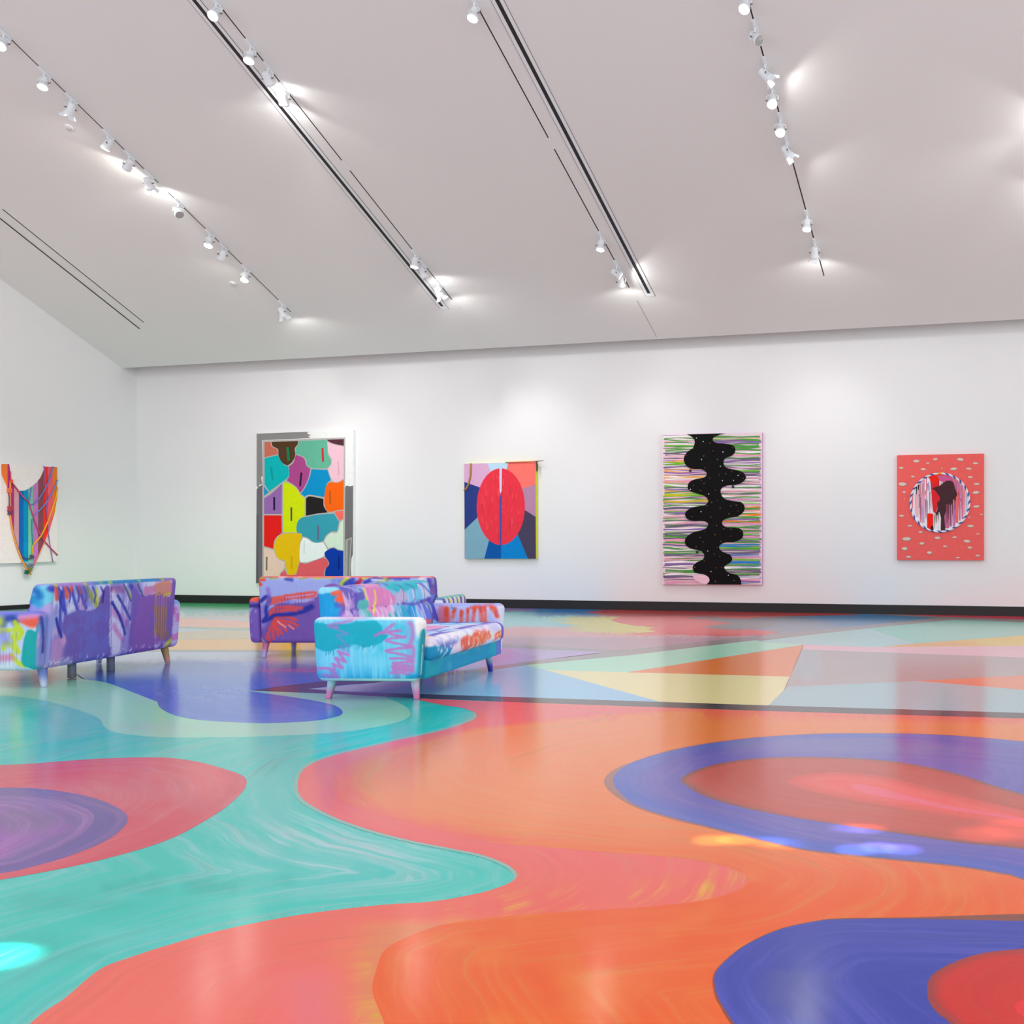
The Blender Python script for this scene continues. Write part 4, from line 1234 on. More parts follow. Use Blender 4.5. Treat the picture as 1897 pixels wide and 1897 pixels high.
def build_sofa(label, cx, cy, deg, seed, painter, leg_cols, st=(0.012, 0.012, 0.012)):
    S = Sofa(label, cx, cy, deg, seed)
    parts = {}
    for sgn, nm in ((-1, 'arm_neg'), (1, 'arm_pos')):
        P, Fc, sd = arm_shape(sgn, (0.0075, 0.014, 0.0075) if nm in painter.get('fine', ()) else 0.016)
        parts[nm] = ('armrest', P, Fc, sd, None)
    P, Fc, sd, f = back_shape(0.0075)
    parts['back'] = ('backrest', P, Fc, sd, f)
    P, Fc, sd = cushion_shape(0.011 if painter.get('seat_base') else 0.02)
    parts['seat'] = ('seat_cushion', P, Fc, sd, None)
    P, Fc, sd = rbox(QRB + .01, QF - 0.005, -LH + TA - .002, LH - TA + .002, ZB + .004, 0.30, 0.02, (0.03, 0.016, 0.014))
    parts['base'] = ('base_frame', P, Fc, sd, None)
    out = {}
    for key, (nm, P, Fc, sd, f) in parts.items():
        C = generic(P, seed + hash_(key), painter['cols'], painter.get('base', LILAC))
        fn = painter.get('seat_base') if key == 'base' else painter.get(key)
        if callable(fn):
            fn(S, P, sd, C)
        lb = painter.get('labels', {}).get(key)
        out[key] = S.part(nm, P, Fc, C, label=lb)
    for i, (q, l, a, b) in enumerate(((LQF, -LS, .02, -.012), (LQF, LS, .02, .012), (LQR, -LS, -.028, -.012), (LQR, LS, -.028, .012))):
        P, Fc = leg_shape(q, l, a, b)
        top, bot = leg_cols[i]
        k = sstep(.03, .12, P[:, 2])[:, None]
        C = np.array(bot, float) * (1 - k) + np.array(top, float) * k
        S.part('leg', P, Fc, C, M_LEG)
    for l in (-0.27, 0.27) if painter.get('mid2') else (0.0,):
        for q in ((0.0,) if not painter.get('mid2') else (-0.16,)):
            V, Fc = box(q - .024, q + .024, l - .024, l + .024, 0.0, ZB + .01)
            S.part('support_leg', V, Fc, np.tile(np.array([150, 158, 164.]), (8, 1)), M_LEG, label='grey square support leg')
    if painter.get('buttons'):
        L = LH - TA
        for l in np.linspace(-L, L, 8)[1:-1]:
            prof = [(0.0, 0.001), (0.004, 0.009), (0.010, 0.007), (0.012, 0.001)]
            V, Fc = lathe(prof, (1, 0, -.3), (-0.226, l, 0.66), 12)
            S.part('button', V, Fc, np.tile(np.array([120., 76, 60]) if l > .4 else np.array(painter['buttons'], float), (len(V), 1)), parent=out['back'])
    return S


def hash_(k):
    return sum(ord(c) * (i + 3) for i, c in enumerate(k)) % 97


# ---------- near sofa (turquoise arm towards the viewer)
zA = crop(560, 1120, 7.904)
zB_ = crop(580, 1050, 7.904)
zC = crop(760, 1120, 9.485)
zD = crop(780, 1060, 10.54)


def a_arm_near(S, P, sd, C):
    tr, uv = S.face((0, -LH, 0), (1, 0, 0), (0, 0, 1))
    m_ = P[:, 1] < -LH + .05
    U = uv(P)[m_]
    pt = Paint(U, (98, 196, 226))
    T = lambda pts: tr(zA(pts))
    W = 1 / 7.904 / 205.0     # zoom pixel -> metres near here
    pt.wash((150, 206, 232), (50, 2), .45, .7, .55, 3, .25, .7)
    pt.mix(sstep(.30, .15, U[:, 1]) * .9, (36, 156, 214))
    pt.wash((120, 206, 232), (60, 2.5), .4, .65, .7, 6, .1, .5)
    pt.fill(T([(90, 250), (140, 560), (110, 900), (60, 900), (40, 250)]), (60, 176, 214), .02, .01, al=.5)
    pt.fill(T([(105, 265), (250, 268), (390, 300), (480, 285), (700, 268), (800, 238), (1080, 248), (1160, 330), (1180, 430), (1262, 470), (1100, 585), (1000, 612), (900, 636), (830, 595), (720, 600), (640, 640), (520, 645), (470, 672), (400, 695), (330, 690), (250, 655), (130, 560), (100, 400)]), (0, 164, 186), .006, .012, 24)
    pt.wash((0, 176, 200), (12, 10), .5, .7, .35, 12, .35, .6)
    for x in range(330, 480, 22):
        pt.drip(T([(x, 700)])[0][0], T([(x, 670)])[0][1], T([(x, 705 + (x * 7) % 55)])[0][1], .004, (0, 150, 178))
    for x in range(500, 1080, 26):
        pt.drip(T([(x, 700)])[0][0], T([(x, 590)])[0][1], T([(x, 605 + (x * 13) % 60)])[0][1], .004, (0, 150, 178))
    V_ = (188, 112, 186)
    F_ = (120, 138, 190)
    pt.fill(T([(1500, 200), (1560, 195), (1640, 350), (1620, 700), (1560, 900), (1540, 500)]), (128, 140, 200), .04, .02, al=.6)
    pt.line(T([(720, 238), (400, 300), (430, 330), (520, 330)]), 34 * W, V_, .6, .75)
    pt.line(T([(470, 345), (600, 400), (672, 424), (600, 440), (512, 452), (560, 500), (610, 540)]), 26 * W, F_, .6, .8)
    pt.line(T([(620, 560), (680, 610), (540, 610), (690, 690)]), 30 * W, (130, 130, 190), .6, .6)
    pt.line(T([(680, 742), (530, 680), (640, 840), (490, 780), (590, 930), (450, 870), (480, 940)]), 34 * W, V_, .5, .9, smooth=False)
    pt.line(T([(245, 930), (420, 945), (500, 1050), (340, 1040), (300, 1040)]), 36 * W, V_, .5, .9)
    pt.line(T([(420, 960), (480, 1060), (520, 1060)]), 36 * W, V_, .6, .7)
    pt.fill(T([(300, 1000), (500, 960), (530, 1070), (320, 1080)]), (110, 130, 200), .03, .02, al=.5)
    pt.line(T([(1070, 452), (1190, 395), (1340, 286)]), 36 * W, V_, .5, .85)
    pt.line(T([(1180, 415), (1300, 392), (1440, 382)]), 36 * W, V_, .5, .9)
    pt.line(T([(1260, 415), (1420, 460), (1516, 474), (1350, 490), (1224, 525), (1400, 570), (1610, 622), (1420, 640), (1225, 680), (1420, 720), (1600, 770)]), 30 * W, V_, .5, .9)
    pt.line(T([(1290, 792), (1450, 785), (1620, 830), (1330, 860), (1600, 905), (1320, 900), (1610, 950), (1320, 930), (1600, 985), (1420, 960), (1290, 1000), (1450, 1000), (1580, 1030)]), 32 * W, V_, .5, .9)
    pt.line(T([(1380, 1020), (1420, 1060), (1310, 1110), (1520, 1110)]), 40 * W, (140, 124, 190), .7, .7)
    pt.line(T([(1570, 268), (1630, 330), (1610, 520), (1560, 600), (1630, 640), (1620, 980)]), 44 * W, V_, .8, .75)
    pt.fill(T([(1540, 1060), (1640, 1020), (1760, 1010), (1760, 1160), (1580, 1150)]), (20, 150, 200), .02, .02)
    pt.fill(T([(1640, 150), (1760, 150), (1760, 480), (1690, 480), (1650, 300)]), (238, 232, 236), .02, .01)
    put(C, m_, pt)
    # top and front of the arm
    topm = P[:, 2] > ZA - .03
    tp = Paint(np.stack([P[:, 0], P[:, 1]], 1)[topm], (206, 218, 236))
    tp.wash((150, 200, 230), (9, 9), .45, .6, .8, 3)
    tp.mix(sstep(.0, .1, P[topm, 0]) * (1 - sstep(.3, .36, P[topm, 0])) * .8, (236, 236, 240))
    tp.mix(np.exp(-((P[topm, 0] + .12) / .1) ** 2) * .7, (214, 150, 200))
    tp.mix(sstep(.3, .4, P[topm, 0]), (240, 236, 238))
    k = sstep(ZA - .028, ZA - .006, P[topm, 2])[:, None]
    C[topm] = C[topm] * (1 - k) + tp.c * k
    fm = (P[:, 0] > np.interp(P[:, 2], [ZB, ZA], [QFB, QF]) - .03)
    fp = Paint(np.stack([P[:, 1], P[:, 2]], 1)[fm], (0, 132, 178))
    fp.mix(sstep(.46, .56, P[fm, 2]), (240, 232, 232))
    fp.fill([(-LH + .0, .5), (-LH + .05, .54), (-LH + .07, .48), (-LH + .06, .3), (-LH + .05, .2), (-LH + .0, .25)], (0, 146, 160), .01, .006)
    fp.line([(-LH + .09, .5), (-LH + .095, .3)], .03, (206, 110, 90), .8, .8)
    fp.line([(-LH + .04, .42), (-LH + .04, .2)], .008, (230, 236, 246), .5, .8)
    k = sstep(0.0, 0.03, P[fm, 0] - (np.interp(P[fm, 2], [ZB, ZA], [QFB, QF]) - .03))[:, None]
    C[fm] = C[fm] * (1 - k) + fp.c * k
    bm_ = P[:, 2] < ZB + .022
    C[bm_] = np.array([176, 220, 226.])


def a_arm_far(S, P, sd, C):
    tr, uv = S.face((0, LH - TA, 0), (1, 0, 0), (0, 0, 1))
    T = lambda pts: tr(zD(pts))
    pt = Paint(uv(P), (206, 208, 238))
    W = 1 / 10.54 / 190.0
    pt.wash((180, 190, 230), (14, 3), .45, .65, .6, 4)
    pt.fill(T([(330, 650), (470, 680), (560, 900), (560, 1050), (340, 1080)]), (224, 112, 140), .03, .02, al=.8)
    for a, b, w in [((500, 720), (480, 1050), 110), ((650, 720), (620, 880), 70), ((790, 770), (780, 1020), 75), ((910, 720), (900, 980), 60), ((1050, 680), (1000, 1000), 70), ((1150, 660), (1200, 980), 90), ((1330, 620), (1480, 860), 70), ((1240, 640), (1260, 960), 60)]:
        pt.line(T([a, b]), w * W, CORAL, .8, .7, .006)
        pt.line(T([a, (a[0] * .7 + b[0] * .3, a[1] * .7 + b[1] * .3)]), w * W * .8, (252, 76, 44), .7, .8, .006)
    pt.line(T([(1000, 690), (1080, 660), (1160, 690), (1330, 625), (1440, 700), (1480, 850)]), 70 * W, (252, 80, 48), .7, .8)
    pt.line(T([(1530, 640), (1590, 600), (1660, 620)]), 30 * W, (252, 110, 90), .6, .8)
    for x in (580, 690, 730, 840, 960, 1160, 1460):
        pt.line(T([(x, 650), (x + 2, 1040)]), 7 * W, (90, 90, 170), .6, .7, .001, smooth=False)
    for x, y in ((580, 660), (600, 690)):
        pt.line(T([(x, y), (x + 30, y + 40)]), 34 * W, (60, 160, 216), .7, .7)
    pt.mix(sstep(ZA - .035, ZA - .01, P[:, 2]) * .7, (150, 160, 226))
    C[:] = pt.c


def a_back(S, P, sd, C):
    # end face towards the viewer
    L = LH - TA
    tr, uv = S.face((0, -L, 0), (1, 0, 0), (0, 0, 1))
    T = lambda pts: tr(zB_(pts))
    endm = P[:, 1] < -L + .035
    pe = Paint(uv(P)[endm], (0, 146, 206))
    W = 1 / 7.904 / 205.0
    pe.wash((20, 170, 220), (24, 4), .4, .65, .6, 3)
    pe.mix(sstep(.80, .84, P[endm, 2]), (120, 196, 226))
    pe.fill(T([(20, 310), (300, 300), (330, 350), (200, 400), (60, 380)]), (140, 206, 230), .01, .02)
    pe.fill(T([(330, 330), (420, 640), (460, 760), (900, 760), (700, 300)]), (150, 130, 200), .02, .03)
    pe.fill(T([(430, 640), (560, 560), (660, 760), (420, 760)]), (216, 160, 206), .03, .02)
    pe.line(T([(290, 390), (420, 380), (380, 450), (480, 450), (350, 480), (560, 520), (430, 545), (640, 545), (590, 640), (640, 740)]), 55 * W, (240, 90, 52), .5, .9)
    pe.line(T([(350, 560), (440, 600), (400, 700)]), 60 * W, VIOL, .9, .7)
    put(C, endm, pe)
    # tufted front
    o = np.array([QBF + 0.012, 0, ZT]); e2 = np.array([-0.125 - (QBF + .012), 0, .36 - ZT]); e2 = e2 / np.linalg.norm(e2)
    tr2, uv2 = S.face(o, (0, 1, 0), -e2)
    T = lambda pts: tr2(zB_(pts))
    zz = (P[:, 2] - ZB) / (ZT - ZB)
    rear = QRB + (QBR - QRB) * zz
    fm = (P[:, 0] - rear > .07) & ~endm
    U = uv2(P)[fm]
    pt = Paint(U, (120, 196, 224))
    pt.fill([(-1.2, .1), (-.62, .1), (-.62, -.16), (-.7, -.6), (-1.2, -.6)], (150, 120, 200), .05, .05)
    pt.wash((90, 80, 176), (6, 14), .42, .55, .9, 5)
    pt.fill([(-1.2, .1), (1.2, .1), (1.2, -.9), (-.3, -.9), (-.55, .1)], (110, 190, 222), .05, .05)
    X = lambda x, y: T([(x, y)])[0]
    pt.fill(T([(720, 270), (860, 260), (1000, 300), (1120, 400), (1190, 470), (1190, 560), (1150, 620), (1200, 680), (1180, 760), (820, 760), (780, 600), (740, 400)]), (208, 126, 182), .015, .03)
    pt.wash((228, 196, 222), (16, 4), .55, .68, .7, 8, -.45, 0)
    pt.fill(T([(1200, 340), (1300, 330), (1360, 420), (1330, 560), (1200, 560)]), (180, 170, 206), .02, .02)
    pt.line(T([(700, 280), (740, 400), (780, 560), (820, 760)]), 50 * W, (226, 206, 60), .6, .8)
    pt.line(T([(880, 360), (900, 480), (900, 740)]), 44 * W, (230, 208, 70), .5, .9)
    pt.fill(T([(670, 500), (780, 500), (790, 620), (680, 620)]), (76, 178, 176), .008, .008)
    pt.fill(T([(690, 650), (800, 640), (840, 760), (690, 760)]), (76, 178, 176), .008, .008)
    pt.fill(T([(1130, 670), (1220, 670), (1240, 760), (1110, 760)]), (90, 170, 170), .01, .01)
    pt.fill(T([(880, 250), (1100, 215), (1440, 180), (1500, 250), (1500, 330), (1120, 350), (1040, 300)]), (40, 178, 192), .012, .025)
    pt.fill(T([(1200, 580), (1300, 560), (1420, 760), (1200, 760)]), (30, 160, 196), .02, .03)
    pt.fill(T([(1370, 570), (1520, 550), (1600, 760), (1420, 760)]), (0, 140, 200), .02, .02)
    pt.fill(T([(1480, 550), (1640, 500), (1720, 700), (1740, 860), (1600, 900), (1560, 700)]), (90, 110, 200), .02, .02)
    pt.wash((206, 206, 236), (20, 4), .5, .66, .7, 18, -.4, -.2)
    pt.fill(T([(1660, 480), (1780, 440), (1830, 600), (1850, 780), (1740, 780), (1720, 620)]), (64, 62, 176), .02, .02)
    pt.line(T([(1310, 540), (1480, 545), (1640, 490), (1780, 450)]), 40 * W, VIOL, .8, .8)
    for pts in ([(1180, 240), (1290, 340), (1330, 560), (1420, 760)], [(1330, 220), (1460, 340), (1480, 540)], [(1460, 180), (1590, 300), (1630, 480)]):
        pt.line(T(pts), 16 * W, VIOL, .6, .9)
    pt.line(T([(1540, 210), (1640, 330), (1760, 440)]), 40 * W, (70, 90, 200), .7, .8)
    pt.line(T([(1630, 500), (1700, 640), (1740, 860)]), 30 * W, (122, 78, 84), .6, .9)
    pt.line(T([(1600, 820), (1650, 790), (1680, 830), (1700, 790)]), 50 * W, CORAL, .7, .8)
    put(C, fm, pt)
    tm = (P[:, 2] > ZT - .03) & ~endm
    tp = Paint(np.stack([P[:, 1], P[:, 0]], 1)[tm], (150, 150, 214))
    tp.wash(VIOL, (8, 30), .4, .55, .9, 3)
    tp.mix(sstep(-.5, -.4, P[tm, 1]) * (1 - sstep(-.2, -.1, P[tm, 1])) * .9, (214, 150, 190))
    tp.mix(sstep(-.1, .05, P[tm, 1]), (60, 176, 196))
    k = sstep(ZT - .028, ZT - .01, P[tm, 2])[:, None]
    C[tm] = C[tm] * (1 - k) + tp.c * k


def a_seat(S, P, sd, C):
    tr, uv = S.face((0, 0, .46), (1, 0, 0), (0, 1, 0))
    T = lambda pts: tr(zC(pts))
    pt = Paint(uv(P), (196, 204, 236))
    U = pt.U
    pt.wash((120, 190, 226), (5, 3), .48, .6, .9, 2)
    pt.wash((96, 88, 186), (10, 3), .5, .6, .95, 5)
    pt.wash((240, 236, 244), (9, 3), .55, .65, .9, 7)
    pt.fill([(-.1, -.1), (.12, -.3), (.2, .05), (.1, .3), (-.05, .3)], (214, 150, 196), .02, .03)
    pt.fill([(.25, -.95), (.42, -.95), (.42, -.72), (.28, -.66)], (246, 206, 180), .02, .03)
    pt.line([(.3, -.9), (.34, -.7)], .05, (252, 150, 110), .7, .8)
    k = sstep(.385, .43, P[:, 2])
    # front roll
    tr2, uv2 = S.face((QF + .02, 0, 0), (0, 1, 0), (0, 0, 1))
    T2 = lambda pts: tr2(zC(pts))
    p2 = Paint(uv2(P), (206, 206, 232))
    p2.wash((240, 226, 232), (5, 8), .45, .6, .8, 3)
    p2.fill(T2([(180, 660), (260, 690), (330, 720), (480, 740), (560, 700), (720, 770), (725, 940), (600, 1000), (300, 1080), (180, 1060)]), (0, 140, 190), .01, .02)
    p2.fill(T2([(480, 650), (700, 640), (880, 600), (870, 660), (720, 760), (560, 780)]), (110, 120, 196), .03, .03, al=.9)
    p2.fill(T2([(730, 730), (900, 640), (910, 880), (740, 950)]), (236, 206, 220), .01, .01)
    p2.fill(T2([(880, 600), (1060, 540), (1080, 700), (1060, 830), (900, 850)]), CORAL, .012, .02, al=.9)
    p2.fill(T2([(1070, 520), (1250, 440), (1350, 460), (1420, 560), (1330, 640), (1270, 760), (1230, 850), (1100, 850)]), (252, 120, 90), .012, .02, al=.85)
    p2.line(T2([(1140, 640), (1140, 740)]), 70 / 9.485 / 195, (255, 74, 24), .6, .95)
    p2.line(T2([(1100, 540), (1180, 520), (1240, 640), (1300, 520), (1370, 480)]), 50 / 9.485 / 195, (255, 86, 40), .6, .8)
    p2.line(T2([(1440, 560), (1590, 470), (1590, 540), (1470, 600), (1510, 660), (1480, 690)]), 60 / 9.485 / 195, (252, 92, 50), .6, .9)
    p2.fill(T2([(1620, 430), (1760, 430), (1770, 700), (1610, 720)]), (92, 84, 184), .02, .015)
    p2.wash((236, 236, 246), (18, 18), .62, .7, .7, 9)
    km = np.where(P[:, 0] > .3, 1 - k * (1 - sstep(.34, QF, P[:, 0]) * .85), 0)[:, None]
    C[:] = pt.c * (1 - km) + p2.c * km
    m_ = P[:, 1] > LH - TA - .12
    kk = sstep(LH - TA - .13, LH - TA - .09, P[:, 1])[:, None]
    C[:] = C * (1 - kk) + np.array([92, 84, 182.]) * kk


def a_base(S, P, sd, C):
    pt = Paint(np.stack([P[:, 1], P[:, 2]], 1), (0, 138, 178))
    pt.wash((0, 158, 178), (3, 4), .45, .6, .9, 2)
    pt.wash((90, 160, 190), (4, 8), .6, .7, .5, 5)
    pt.mix(sstep(.7, .78, P[:, 1]), (100, 110, 190))
    C[:] = pt.c


PA = dict(cols=[SKY, VIOL, ROSEP, TURQ], base=SKY, fine=('arm_neg', 'arm_pos'), arm_neg=a_arm_near, arm_pos=a_arm_far, back=a_back, seat=a_seat, buttons=(120, 130, 200),
          labels=dict(arm_neg='light blue armrest with a turquoise patch and pink scribbles', arm_pos='pale armrest with coral spray strokes', back='tufted backrest in blue, pink and turquoise', base='turquoise base'))
PA['seat_base'] = a_base


# ---------- sofa seen from behind at the left
zL = crop(0, 1050, 5.269)


def c_back(S, P, sd, C):
    L = LH - TA
    tr, uv = S.face((QRB, 0, ZB), (0, 1, 0), np.array([QBR - QRB, 0, ZT - ZB]))
    T = lambda pts: tr(zL(pts))
    W = 1 / 5.269 / 195.0
    zz = (P[:, 2] - ZB) / (ZT - ZB)
    rear = QRB + (QBR - QRB) * zz
    m_ = P[:, 0] - rear < .06
    pt = Paint(uv(P)[m_], (176, 176, 222))
    pt.wash((150, 160, 216), (6, 3), .45, .6, .9, 2)
    pt.wash((216, 170, 206), (7, 3), .52, .64, .8, 6)
    pt.wash((222, 224, 244), (9, 4), .45, .6, .85, 21, .42, .9)
    for i, (a, b) in enumerate([((560, 200), (620, 420)), ((620, 200), (640, 460)), ((700, 200), (760, 420)), ((780, 200), (840, 400)), ((860, 230), (960, 390)), ((600, 250), (590, 640))]):
        pt.line(T([a, ((a[0] + b[0]) / 2 - 8, (a[1] + b[1]) / 2), b]), 34 * W, (52, 62, 178), .7, .85)
    for a, b in [((545, 190), (555, 310)), ((640, 190), (655, 290)), ((770, 180), (775, 250)), ((700, 190), (690, 240))]:
        pt.line(T([a, b]), 44 * W, CORAL, .7, .9)
    pt.line(T([(850, 220), (900, 300), (950, 380)]), 60 * W, (176, 190, 60), .8, .8)
    pt.line(T([(940, 230), (960, 380)]), 40 * W, LIME, .8, .8)
    pt.fill(T([(640, 470), (760, 430), (880, 430), (960, 380), (1000, 240), (1085, 240), (1085, 900), (800, 950), (570, 990), (570, 880), (640, 720), (600, 600)]), (118, 96, 174), .012, .02)
    pt.wash((112, 116, 194), (5, 6), .5, .65, .7, 13, -1, .45)
    pt.fill(T([(1085, 180), (1190, 180), (1290, 330), (1270, 560), (1240, 900), (1085, 920)]), (196, 190, 226), .01, .015)
    pt.fill(T([(1090, 190), (1200, 200), (1210, 250), (1100, 260)]), (206, 120, 150), .01, .015)
    pt.fill(T([(1095, 270), (1190, 270), (1260, 420), (1230, 760), (1095, 860)]), (226, 228, 244), .03, .03, al=.6)
    pt.line(T([(1110, 430), (1240, 560)]), 70 * W, ROSEP, .8, .7)
    pt.line(T([(1110, 580), (1200, 720)]), 50 * W, ROSEP, .8, .7)
    pt.line(T([(1095, 350), (1160, 470), (1205, 590), (1220, 655)]), 34 * W, (24, 44, 150), .5, .95)
    pt.line(T([(1150, 280), (1210, 390), (1270, 510)]), 30 * W, (24, 44, 150), .5, .9)
    pt.line(T([(1220, 190), (1260, 270), (1300, 340)]), 30 * W, LIME, .6, .9)
    pt.line(T([(1270, 180), (1330, 280), (1400, 300)]), 40 * W, (40, 60, 160), .7, .9)
    pt.line(T([(1330, 160), (1380, 240), (1400, 320)]), 24 * W, LIME, .7, .7)
    for x_ in (480, 575, 660, 745, 815, 905, 985):
        pt.line(T([(x_, 195), (x_ + 26, 270), (x_ + 18, 345)]), 20 * W, (44, 54, 168), .7, .8)
    for x_ in (1210, 1290, 1345):
        pt.line(T([(x_, 175), (x_ + 40, 260), (x_ + 66, 330)]), 22 * W, (40, 56, 150), .6, .85)
    pt.line(T([(1015, 240), (1000, 340)]), 26 * W, (60, 40, 110), .7, .8)
    pt.fill(T([(1300, 210), (1400, 290), (1550, 245), (1660, 290), (1680, 140), (1760, 120), (1720, 800), (1500, 850), (1260, 870), (1250, 800), (1275, 560)]), (138, 94, 174), .012, .02)
    pt.wash((112, 98, 180), (7, 2), .5, .62, .6, 15, -1, .7)
    pt.fill(T([(1410, 200), (1500, 180), (1660, 130), (1660, 280), (1540, 240), (1420, 280)]), (206, 140, 180), .01, .015)
    for y in (170, 200, 235, 265):
        pt.line(T([(1520, y + 8), (1660, y - 20)]), 24 * W, (224, 150, 70), .7, .7)
    pt.line(T([(1600, 280), (1660, 260)]), 24 * W, LIME, .7, .8)
    pt.fill(T([(1490, 400), (1560, 380), (1640, 410), (1620, 560), (1650, 690), (1560, 700), (1500, 620), (1540, 520)]), (150, 110, 96), .015, .02, al=.8)
    for x in (1515, 1530, 1555, 1580, 1600, 1625):
        pt.line(T([(x, 270), (x - 8, 620 + (x % 7) * 20)]), 8 * W, (204, 170, 70), .6, .85, .002, smooth=False)
    pt.line(T([(1520, 620), (1515, 820)]), 14 * W, (206, 140, 190), .6, .7)
    pt.line(T([(1620, 760), (1680, 710)]), 50 * W, LIME, .6, .9)
    pt.line(T([(1610, 800), (1670, 780)]), 40 * W, (190, 170, 50), .7, .9)
    pt.fill(T([(540, 700), (640, 720), (560, 990), (500, 1010), (500, 760)]), (206, 140, 190), .03, .02, al=.7)
    pt.line(T([(550, 510), (570, 600), (600, 680)]), 30 * W, (28, 48, 150), .6, .9)
    pt.line(T([(1085, 190), (1085, 930)]), 6 * W, (50, 50, 120), .6, .8, .0005, smooth=False)
    for x in range(560, 1280, 24):
        pt.line(T([(x, 240 + (x * 7) % 60), (x - 2, 420 + (x * 13) % 260)]), 4 * W, (90, 80, 150), .6, .45, .001, smooth=False)
    pt.fill(T([(570, 900), (700, 890), (700, 1000), (570, 1000)]), (190, 180, 226), .03, .03, al=.6)
    pt.mix(sstep(.6, .68, fbm(pt.U, (40, 40), 31)) * (1 - sstep(.04, .1, pt.U[:, 1])) * .8, (206, 204, 232))
    put(C, m_, pt)
    # upper edge
    tm = P[:, 2] > ZT - .04
    tp = Paint(np.stack([P[:, 1], P[:, 0]], 1)[tm], (20, 120, 180))
    y = P[tm, 1]
    tp.mix(sstep(.2, .5, y), (150, 120, 200))
    tp.mix(1 - sstep(-.75, -.45, y), (130, 110, 170))
    tp.wash((170, 190, 70), (14, 6), .6, .7, .8, 4)
    k = sstep(ZT - .035, ZT - .012, P[tm, 2])[:, None]
    C[tm] = C[tm] * (1 - k) + tp.c * k
    # end towards the viewer
    tr3, uv3 = S.face((0, L, 0), (1, 0, 0), (0, 0, 1))
    em = P[:, 1] > L - .03
    q = crop(0, 1060, 15.81)
    T3 = lambda pts: tr3(q(pts))
    pe = Paint(uv3(P)[em], (150, 150, 214))
    pe.fill(T3([(1150, 400), (1400, 420), (1560, 700), (1400, 900), (1180, 1030), (920, 870), (960, 640)]), (110, 196, 220), .015, .02)
    pe.line(T3([(1050, 540), (1130, 640), (1150, 720), (960, 800)]), .06, (0, 96, 176), .9, .9)
    pe.line(T3([(980, 800), (1150, 940)]), .06, (30, 150, 200), .9, .8)
    pe.line(T3([(1460, 480), (1600, 500)]), .05, (44, 54, 170), .8, .9)
    pe.line(T3([(1680, 540), (1690, 720)]), .05, (190, 50, 40), .8, .9)
    pe.line(T3([(820, 900), (780, 1150)]), .04, VIOL, .8, .8)
    pe.fill(T3([(1250, 1000), (1450, 900), (1500, 1200), (1250, 1200)]), (196, 160, 206), .03, .02, al=.7)
    put(C, em, pe)


def c_arm_near(S, P, sd, C):
    tr, uv = S.face((0, LH, 0), (1, 0, 0), (0, 0, 1))
    T = lambda pts: tr(zL(pts))
    W = 1 / 5.269 / 200.0
    pt = Paint(uv(P), (206, 212, 236))
    pt.wash((176, 190, 226), (6, 3), .45, .6, .8, 3)
    pt.fill(T([(-300, 420), (380, 440), (380, 490), (200, 520), (60, 520), (-300, 520)]), (96, 110, 200), .04, .04, al=.9)
    pt.line(T([(30, 560), (50, 520), (120, 500), (150, 530)]), 60 * W, (30, 56, 150), .9, .9)
    pt.line(T([(-300, 600), (-100, 520), (0, 540)]), 80 * W, (190, 206, 60), .9, .8)
    pt.fill(T([(200, 510), (380, 480), (400, 580), (300, 600), (230, 560)]), (252, 90, 70), .02, .02)
    pt.line(T([(200, 490), (300, 480), (370, 470)]), 44 * W, (214, 130, 186), .9, .8)
    for pts in ([(150, 540), (220, 640), (150, 600), (180, 700), (220, 640)], [(120, 680), (180, 830), (130, 780), (60, 740), (40, 800)], [(20, 640), (0, 620), (100, 620)], [(120, 860), (180, 940), (240, 960)], [(-200, 700), (-80, 800), (-160, 860)]):
        pt.line(T(pts), 40 * W, (190, 206, 30), .6, .9)
    pt.line(T([(30, 660), (60, 720)]), 90 * W, (130, 130, 210), .9, .7)
    pt.line(T([(0, 890), (110, 885)]), 60 * W, (210, 120, 160), .8, .8)
    pt.fill(T([(262, 630), (320, 620), (362, 680), (366, 860), (372, 1010), (260, 980), (215, 930), (225, 780)]), (0, 156, 160), .006, .006)
    pt.line(T([(372, 560), (350, 680)]), 22 * W, (0, 150, 160), .5, .9)
    for x in (10, 35, 60, 95, 125, 165, 230):
        pt.line(T([(x, 640), (x, 960)]), 4 * W, (120, 130, 170), .6, .5, .001, smooth=False)
    # rear edge of the arm
    rm = sstep(.03, .0, P[:, 0] - np.interp(P[:, 2], [ZB, ZA], [QRB, QR]))
    pr = Paint(np.stack([P[:, 1], P[:, 2]], 1), (150, 140, 200))
    pr.wash((120, 140, 206), (20, 3), .45, .6, .8, 8)
    pr.wash((220, 150, 190), (24, 6), .55, .65, .8, 3, .1, .45)
    pr.line([(LH - .02, .58), (LH - .05, .45), (LH - .06, .3)], .03, (36, 44, 140), .7, .8)
    k = rm[:, None]
    C[:] = pt.c * (1 - k) + pr.c * k
    t_ = sstep(ZA - .03, ZA - .008, P[:, 2])[:, None] * .8
    C[:] = C * (1 - t_) + np.array([112, 116, 206.]) * t_


def c_arm_far(S, P, sd, C):
    pt = Paint(np.stack([P[:, 0] * .4 + P[:, 1], P[:, 2]], 1), (206, 130, 190))
    pt.wash((196, 196, 232), (5, 16), .48, .6, .95, 3)
    pt.mix(sstep(.57, .6, P[:, 2]), (110, 150, 210))
    C[:] = pt.c


PC = dict(cols=[VIOL, ROSEP, SKY], base=LILAC, fine=('arm_pos',), back=c_back, arm_pos=c_arm_near, arm_neg=c_arm_far, mid2=True,
          labels=dict(arm_pos='armrest with lime scribbles and a turquoise patch', arm_neg='pink and lilac armrest', back='purple backrest with spray strokes along the top'))

